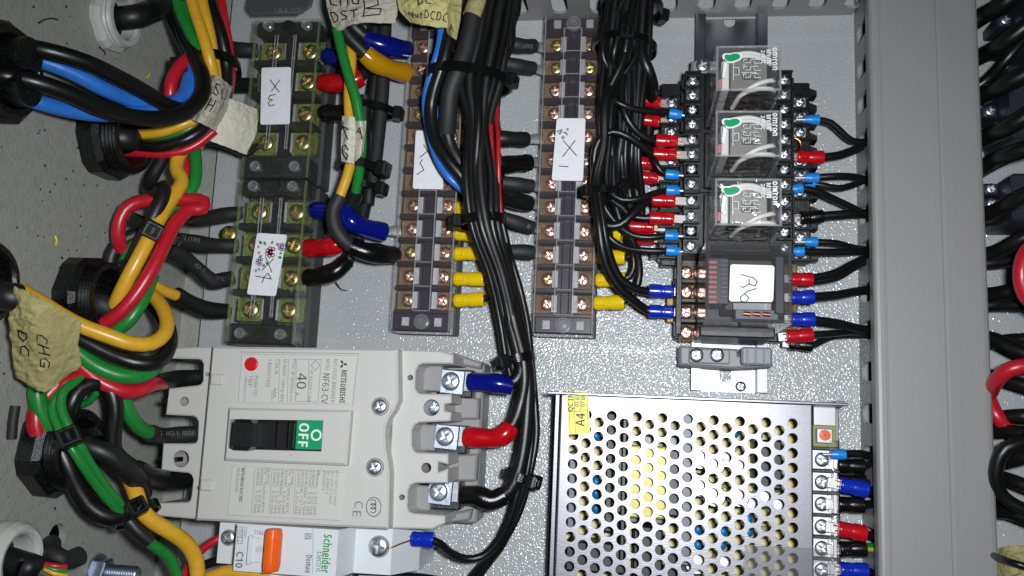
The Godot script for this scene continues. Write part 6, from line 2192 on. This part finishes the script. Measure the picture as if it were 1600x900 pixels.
	sleeve(t, "shrink_sleeve", [[262, 390, 54], [285, 401, 44], [312, 422, 34], [333, 439, 27], [350, 437, 21], [364, 434, 18]], 3.4, M.black_matte, 0.08)
	t = cable("power_wire", "yellow wire with black sleeve on the last pole of the rose sticker block", g, [[205, 424, 62], [225, 436, 60], [250, 451, 52], [278, 463, 42]], 2.5, M.yellow_wire)
	sleeve(t, "shrink_sleeve", [[275, 461, 43], [300, 474, 34], [325, 484, 26], [358, 486, 18]], 3.7, M.black_dull, 0.06)
	screw(t, P(359, 366, 17), M.screw_yellow, "screw_big")
	wire_text(t, "HD-1", [303, 411], [319, 424], 40, 2.4)
	wire_text(t, "125°C", [325, 432], [352, 437], 29, 2.2)
	wire_text(t, "SI  (180)", [284, 371], [312, 376], 47, 2.4)
	# taped bundle with the yellow hairpin
	g = "cores leaving the lower taped tag"
	cable("power_core", "yellow core curling in a hairpin below the dusty gland", g, [[30, 452, 112], [60, 470, 108], [95, 492, 103], [125, 508, 99], [167, 524, 94], [207, 537, 88], [236, 537, 82], [256, 523, 76], [261, 503, 71], [252, 478, 66], [236, 460, 62], [222, 452, 60]], 2.95, M.yellow_wire)
	cable("power_core", "green core swelling out of the lower taped tag to the breaker", g, [[20, 490, 104], [70, 520, 100], [115, 546, 94], [150, 572, 88], [190, 587, 82], [222, 586, 76], [240, 574, 70], [250, 560, 62]], 3.2, M.green_wire)
	cable("power_core", "black core curving behind the yellow hairpin", g, [[80, 508, 98], [130, 532, 94], [170, 552, 90], [210, 566, 86], [245, 566, 80], [262, 548, 74], [265, 520, 66], [250, 490, 58], [232, 466, 52]], 3.0, M.black_wire)
	t = cable("power_core", "red core from the lower taped tag ending on the upper breaker terminal", g, [[60, 530, 96], [115, 562, 92], [150, 592, 86], [190, 611, 80], [215, 610, 74], [236, 601, 66], [255, 598, 54]], 3.1, M.red_wire)
	sleeve(t, "shrink_sleeve", [[240, 597, 62], [262, 594, 52], [285, 591, 44], [312, 589, 38]], 3.6, M.black_dull)
	t = thing("sheathed_cable", "black sheath end wrapped in clear plastic above the lower taped tag", "cable", W(-48, 440))
	put(MB.new().tube(smooth([W(-50, 440) + Vector3(2, 0, 0), W(-50, 444) + Vector3(14, 0, 4), P(5, 462, 138), P(28, 466, 134)]), 5.0, 18), "sheath", M.black_dull, t)
	t = thing("wire_tag", "olive tape flag reading CHG DC round the lower cores", "tag", P(70, 530, 100), "handwritten tape tags")
	at = tag_sheet(t, "tape", [[[24, 448, 140], [64, 466, 138], [124, 500, 122]], [[14, 490, 136], [60, 512, 134], [121, 538, 118]], [[18, 545, 128], [66, 556, 126], [124, 572, 112]], [[26, 590, 120], [68, 612, 118], [104, 586, 112]]], M.tape_olive, 1.0, 0.6)
	var down := []
	for l in word("CHG", 0.4, 0.36, 0.14, 0.14) + word("DC", 0.45, 0.66, 0.15, 0.14):
		down.append(l.map(func(q): return [1.0 - q[1], q[0]]))
	write_on(t, at, down, 0.5, 1.4)

	# lowest gland: greens, reds and blacks
	g = "cores at the lowest black gland"
	cable("power_core", "fat green core falling from the olive tape", g, [[66, 560, 98], [60, 590, 100], [58, 616, 100], [64, 645, 98], [78, 672, 94], [92, 694, 88], [110, 720, 80], [130, 750, 72]], 3.4, M.green_wire)
	cable("power_core", "red core sweeping round under the fat green core", g, [[92, 600, 94], [72, 620, 96], [56, 650, 98], [60, 680, 97], [78, 708, 92], [98, 732, 86], [120, 752, 80], [150, 768, 74]], 3.3, M.red_wire)
	cable("power_core", "red core glimpsed between the tape and the black arch", g, [[80, 616, 92], [95, 604, 94], [112, 594, 92], [128, 588, 86]], 3.0, M.red_wire)
	cable("earth_wire", "thin green wire, upper one of the pair over the lowest gland", g, [[126, 592, 90], [112, 600, 94], [99, 612, 97], [95, 632, 98], [104, 660, 98], [122, 692, 96], [142, 726, 90], [168, 764, 82], [196, 798, 74]], 1.8, M.green_wire)
	cable("earth_wire", "thin green wire, lower one of the pair over the lowest gland", g, [[104, 604, 94], [86, 624, 97], [82, 642, 98], [92, 668, 98], [112, 700, 97], [134, 734, 92], [160, 770, 84], [190, 802, 76], [215, 830, 66]], 1.8, M.green_wire)
	cable("earth_wire", "thin green wire looping above the lowest gland mouth", g, [[118, 634, 80], [138, 628, 82], [150, 614, 84], [148, 604, 85], [136, 606, 84]], 1.5, M.green_wire)
	cable("power_core", "black core arching out of the olive tape over the lowest gland", g, [[175, 600, 80], [150, 598, 86], [125, 608, 90], [112, 630, 92], [108, 650, 90], [100, 680, 84]], 3.3, M.black_wire)
	cable("power_core", "black core sagging in the lowest arc beside the breaker", g, [[88, 690, 92], [104, 724, 90], [122, 764, 86], [145, 795, 82], [172, 808, 78], [200, 800, 72], [218, 784, 66]], 3.8, M.black_wire)
	t = cable("power_core", "black core turning into the lower breaker terminal", g, [[150, 596, 84], [172, 610, 82], [180, 640, 80], [176, 680, 78], [178, 706, 76], [196, 724, 72], [222, 738, 64], [250, 746, 52]], 3.4, M.black_wire)
	sleeve(t, "shrink_sleeve", [[212, 733, 67], [235, 744, 58], [262, 749, 48], [296, 750, 38]], 3.8, M.black_wire)
	t = cable("power_core", "green core entering the middle breaker terminal", g, [[188, 606, 74], [194, 626, 72], [206, 654, 68], [224, 672, 60], [245, 679, 52]], 3.0, M.green_wire)
	sleeve(t, "shrink_sleeve", [[234, 677, 57], [256, 681, 48], [280, 680, 42], [304, 677, 38]], 3.6, M.black_matte)
	wire_text(t, "125  HD-1  RIDI", [240, 678], [302, 677], 55, 2.4)
	cable("power_core", "black sheath passing behind the thin green pair", g, [[120, 690, 86], [145, 700, 86], [172, 712, 82], [196, 734, 76], [215, 752, 68], [222, 772, 60]], 4.0, M.black_dull)
	cable("power_core", "red sliver of core behind the thin green wires", g, [[130, 736, 78], [142, 756, 76], [156, 774, 72]], 1.6, M.red_wire)
	cable("power_core", "yellow core winding down beside the small breaker", g, [[190, 730, 66], [205, 752, 68], [214, 775, 70], [222, 798, 70], [240, 815, 66], [268, 832, 60], [292, 850, 54], [306, 876, 50], [310, 930, 48]], 3.2, M.yellow_wire)
	cable("earth_wire", "green wire leaving the sleeve below the lower tie", g, [[206, 812, 70], [222, 838, 66], [240, 852, 62], [262, 868, 56], [276, 895, 52], [282, 930, 50]], 2.2, M.green_wire)
	t = thing("sheathed_cable", "short black sleeve end below the lower tie", "cable", P(215, 830, 60))
	put(MB.new().tube(smooth(PP([[196, 806, 72], [212, 826, 70], [234, 846, 66]])), 2.9, 14), "sheath", M.black_dull, t)
	tie("cable tie head facing out over the thin green pair", 118, 694, 88, Vector2(0.62, 1), 9, 9.5, 1.1, "black cable ties", 3.6, 0, 1.25)
	tie("cable tie where the yellow core leaves toward the small breaker", 212, 804, 66, Vector2(0.7, 1), 8, 10, 0.9, "black cable ties", 3.6, 6, 1.15)
	# feeds of the small breaker
	g = "feeds of the small breaker"
	cable("supply_wire", "red wire into the end of the small breaker", g, [[350, 838, 40], [330, 848, 42], [310, 864, 42], [290, 894, 42], [280, 930, 42]], 1.8, M.red_wire)
	cable("supply_wire", "black wire into the end of the small breaker", g, [[372, 873, 36], [350, 875, 40], [325, 881, 40], [308, 892, 40], [295, 920, 40]], 2.0, M.black_wire)
	cable("power_core", "yellow core along the bottom edge below the small breaker", g, [[326, 905, 52], [350, 896, 52], [380, 894, 52], [420, 898, 50], [470, 910, 46]], 3.0, M.yellow_wire)
	cable("supply_wire", "black wire leaving the bottom edge below the small breaker", g, [[560, 900, 30], [610, 902, 26], [680, 908, 20], [730, 925, 14]], 2.4, M.black_wire)
	# cable and cores in the white ring
	c = W(-8, 872)
	t = thing("sheathed_cable", "black cable in the white ring with small coloured cores", "cable", c)
	put(MB.new().tube(smooth([c + Vector3(1, 0, 0), c + Vector3(14, -1, 3), P(40, 886, 104), P(95, 905, 96)]), 5.2, 18), "sheath", M.black_dull, t)
	for k in 3:
		put(MB.new().tube(smooth(PP([[70, 882 + k * 3, 106], [85, 884 + k * 6, 105], [104, 886 + k * 7, 102]])), 1.0, 8), ["red_core", "green_core", "yellow_core"][k], [M.red_wire, M.green_wire, M.yellow_wire][k], t)
	t = thing("sheathed_cable", "ragged black sheath stub beside the empty hole", "cable", W(89, 850))
	put(MB.new().tube(smooth([W(80, 850, 3), P(85, 868, 92), P(104, 876, 90), P(126, 868, 90)]), 3.6, 12), "sheath", M.black_matte, t)


func beyond_duct() -> void:
	# contactors at the right edge
	var g := "dark contactors beyond the duct"
	for q in [[1612, -40, 1640, 60, "top edge"], [1588, 100, 1650, 215, "upper"], [1592, 270, 1650, 345, "middle"]]:
		var h := 30.0
		var a := P(q[0] - 12, q[1], h)
		var b := P(q[2] + 40, q[3], h)
		var t := thing("contactor", "dark blue black contactor beyond the duct, %s one" % q[4], "contactor", Vector3((a.x + b.x) / 2, 0, b.z), g)
		put(MB.new().box(Vector3((a.x + b.x) / 2, h / 2 + 0.2, (a.z + b.z) / 2), Vector3(b.x - a.x, h, b.z - a.z), 1.2), "body", M.contactor, t)
		for k in 3:
			var z := lerpf(a.z, b.z, (k + 0.5) / 3.0)
			put(MB.new().box(Vector3(a.x - 3, 9, z), Vector3(6.4, 16, 5), 0.6), "terminal", M.contactor, t)
			screw(t, Vector3(a.x - 3, 17, z), M.screw_steel, "screw_small")
		put(MB.new().box(Vector3(a.x + 10, h + 1.6, (a.z + b.z) / 2), Vector3(9, 3.4, (b.z - a.z) * 0.7), 0.6), "ridge", M.contactor, t)
	g = "thick black cables beyond the duct"
	var list := [[[1510, 42, 20], [1535, 25, 24], [1565, 8, 32], [1610, -30, 40], 3.9, "topmost"], [[1512, 98, 18], [1540, 84, 24], [1570, 66, 36], [1615, 32, 44], 3.5, "second"], [[1518, 142, 14], [1545, 122, 18], [1575, 90, 26], [1625, 32, 30], 2.4, "thin crossing"], [[1515, 158, 18], [1545, 146, 26], [1575, 130, 36], [1625, 104, 44], 3.8, "third"], [[1518, 222, 18], [1548, 212, 26], [1580, 196, 38], [1630, 166, 46], 3.9, "fourth"], [[1520, 272, 18], [1550, 254, 26], [1580, 240, 38], [1630, 226, 46], 3.6, "fifth"], [[1522, 340, 16], [1555, 330, 24], [1585, 314, 34], [1630, 290, 42], 3.4, "sixth"], [[1524, 348, 14], [1558, 343, 18], [1590, 328, 26], [1630, 306, 34], 2.4, "slim sixth"], [[1526, 400, 16], [1556, 394, 22], [1590, 376, 30], [1640, 352, 36], 3.2, "seventh"], [[1526, 412, 14], [1558, 410, 18], [1594, 404, 24], [1640, 396, 30], 2.8, "slim seventh"], [[1528, 462, 16], [1558, 460, 22], [1594, 452, 30], [1640, 440, 34], 3.4, "eighth"], [[1528, 478, 14], [1560, 476, 18], [1596, 476, 24], [1640, 474, 28], 2.8, "slim eighth"], [[1530, 525, 16], [1556, 532, 22], [1590, 548, 28], [1640, 566, 34], 3.2, "ninth"], [[1534, 540, 12], [1570, 532, 18], [1600, 530, 24], [1640, 530, 28], 2.6, "slim ninth"], [[1536, 585, 14], [1565, 592, 20], [1600, 602, 26], [1640, 612, 30], 3.0, "tenth"], [[1540, 660, 14], [1570, 652, 22], [1600, 650, 28], [1640, 650, 30], 3.0, "eleventh"], [[1540, 676, 16], [1572, 674, 24], [1600, 676, 30], [1640, 680, 34], 2.7, "slim eleventh"], [[1542, 726, 14], [1570, 722, 22], [1600, 714, 30], [1640, 704, 34], 3.0, "twelfth"], [[1544, 742, 12], [1572, 748, 20], [1600, 758, 26], [1640, 772, 30], 2.8, "slim twelfth"], [[1546, 800, 12], [1575, 800, 20], [1600, 808, 26], [1640, 822, 30], 3.0, "last"]]
	for q in list:
		cable("power_cable", "%s black cable from the top leaving the duct to the picture edge" % q[5], g, [q[0], q[1], q[2], q[3]], q[4], M.black_wire, "cable")
	cable("power_cable", "black cable hooping in a curve beside the duct near the bottom", "", [[1640, 640, 30], [1600, 690, 34], [1572, 700, 34], [1558, 724, 32], [1556, 752, 30], [1566, 775, 28], [1590, 792, 28], [1640, 806, 28]], 2.8, M.black_wire, "cable")
	g = "red cables beyond the duct"
	cable("power_cable", "red cable bulging at the picture edge", g, [[1640, 370, 50], [1606, 392, 52], [1596, 425, 52], [1604, 462, 50], [1640, 492, 46]], 3.1, M.red_wire, "cable")
	cable("power_cable", "red cable arching out of the duct to the picture edge", g, [[1548, 612, 24], [1556, 596, 34], [1572, 580, 40], [1592, 573, 42], [1640, 572, 42]], 3.0, M.red_wire, "cable")
	cable("power_cable", "red cable running down behind black cables to the picture edge", g, [[1546, 626, 20], [1556, 648, 24], [1572, 666, 22], [1594, 686, 22], [1640, 700, 22]], 3.0, M.red_wire, "cable")
	var t := thing("wire_tag", "olive taped lump at the bottom corner beyond the duct", "tag", P(1585, 880, 20), "handwritten tape tags")
	tag_sheet(t, "tape", [[[1556, 862, 26], [1580, 852, 32], [1640, 856, 36]], [[1560, 890, 30], [1585, 885, 38], [1640, 885, 38]], [[1562, 930, 28], [1590, 930, 34], [1640, 930, 34]]], M.tape_olive, 1.4, 0.6)
	cable("control_wire", "thin black wire crossing the taped lump", "", [[1540, 862, 20], [1562, 872, 36], [1585, 880, 44], [1640, 896, 46]], 1.3, M.black_wire)


func scraps() -> void:
	for q in [[232, 118, 0.3, "yellow plastic shaving on the wall beside the blue core"], [87, 376, 1.2, "yellow plastic shaving on the wall above the dusty gland"]]:
		var c := W(q[0], q[1], 0.9)
		var o := put(MB.new().tube(smooth([c + Vector3(0, -1.4, -1.2).rotated(Vector3.RIGHT, q[2]), c + Vector3(0.4, 0, 0), c + Vector3(0, 1.6, 1.0).rotated(Vector3.RIGHT, q[2])], 0.6), 0.55, 8), "plastic_shaving", M.earth_yellow)
		meta(o, q[3], "scrap", "yellow shavings on the wall")
	var c := W(20, 660, 1.5)
	var o := put(MB.new().tube([W(24, 634, 1.5), W(20, 660, 1.5), W(18, 686, 1.5)], 1.8, 8), "sleeve_offcut", M.black_matte)
	meta(o, "short dark offcut of sleeve stuck to the wall near the lowest gland", "scrap")
	var mb := MB.new()
	for k in 90:
		var p := W(rng.randf_range(0, 260), rng.randf_range(0, 900), 0.15)
		if k % 3 == 0:
			p = W(rng.randf_range(60, 170), rng.randf_range(200, 420), 0.15)
		var s := rng.randf_range(0.25, 0.9)
		mb.box(p, Vector3(0.4, s, s * rng.randf_range(0.4, 1.4)), 0.05, Basis(Vector3.RIGHT, rng.randf() * 3))
	o = put(mb, "crumbs", M.black_matte)
	meta(o, "black crumbs and dust stuck over the cabinet wall", "crumbs", "", "stuff")
	for q in [[[60, 36], [72, 30], [84, 29], [90, 31], "dark hair like shaving near the topmost gland"], [[155, 73], [160, 78], [164, 82], [164, 86], "dark shaving under the white gland"]]:
		var pts := []
		for k in 4:
			pts.append(W(q[k][0], q[k][1], 0.6))
		o = put(MB.new().tube(smooth(pts, 0.6), 0.3, 6), "wire_shaving", M.black_matte)
		meta(o, q[4], "scrap", "dark shavings on the wall")
	for q in [[[522, 440], [527, 447], [534, 453], [542, 454], "curved dark strand on the plate below the black sleeve of block X 4"], [[525, 441], [528, 446], [531, 450], [534, 453], "shorter dark strand on the plate below block X 4"]]:
		o = put(MB.new().tube(smooth(PP([[q[0][0], q[0][1], 0.4], [q[1][0], q[1][1], 0.4], [q[2][0], q[2][1], 0.4], [q[3][0], q[3][1], 0.4]]), 0.8), 0.28, 6), "wire_shaving", M.black_matte)
		meta(o, q[4], "scrap", "dark strands on the plate")
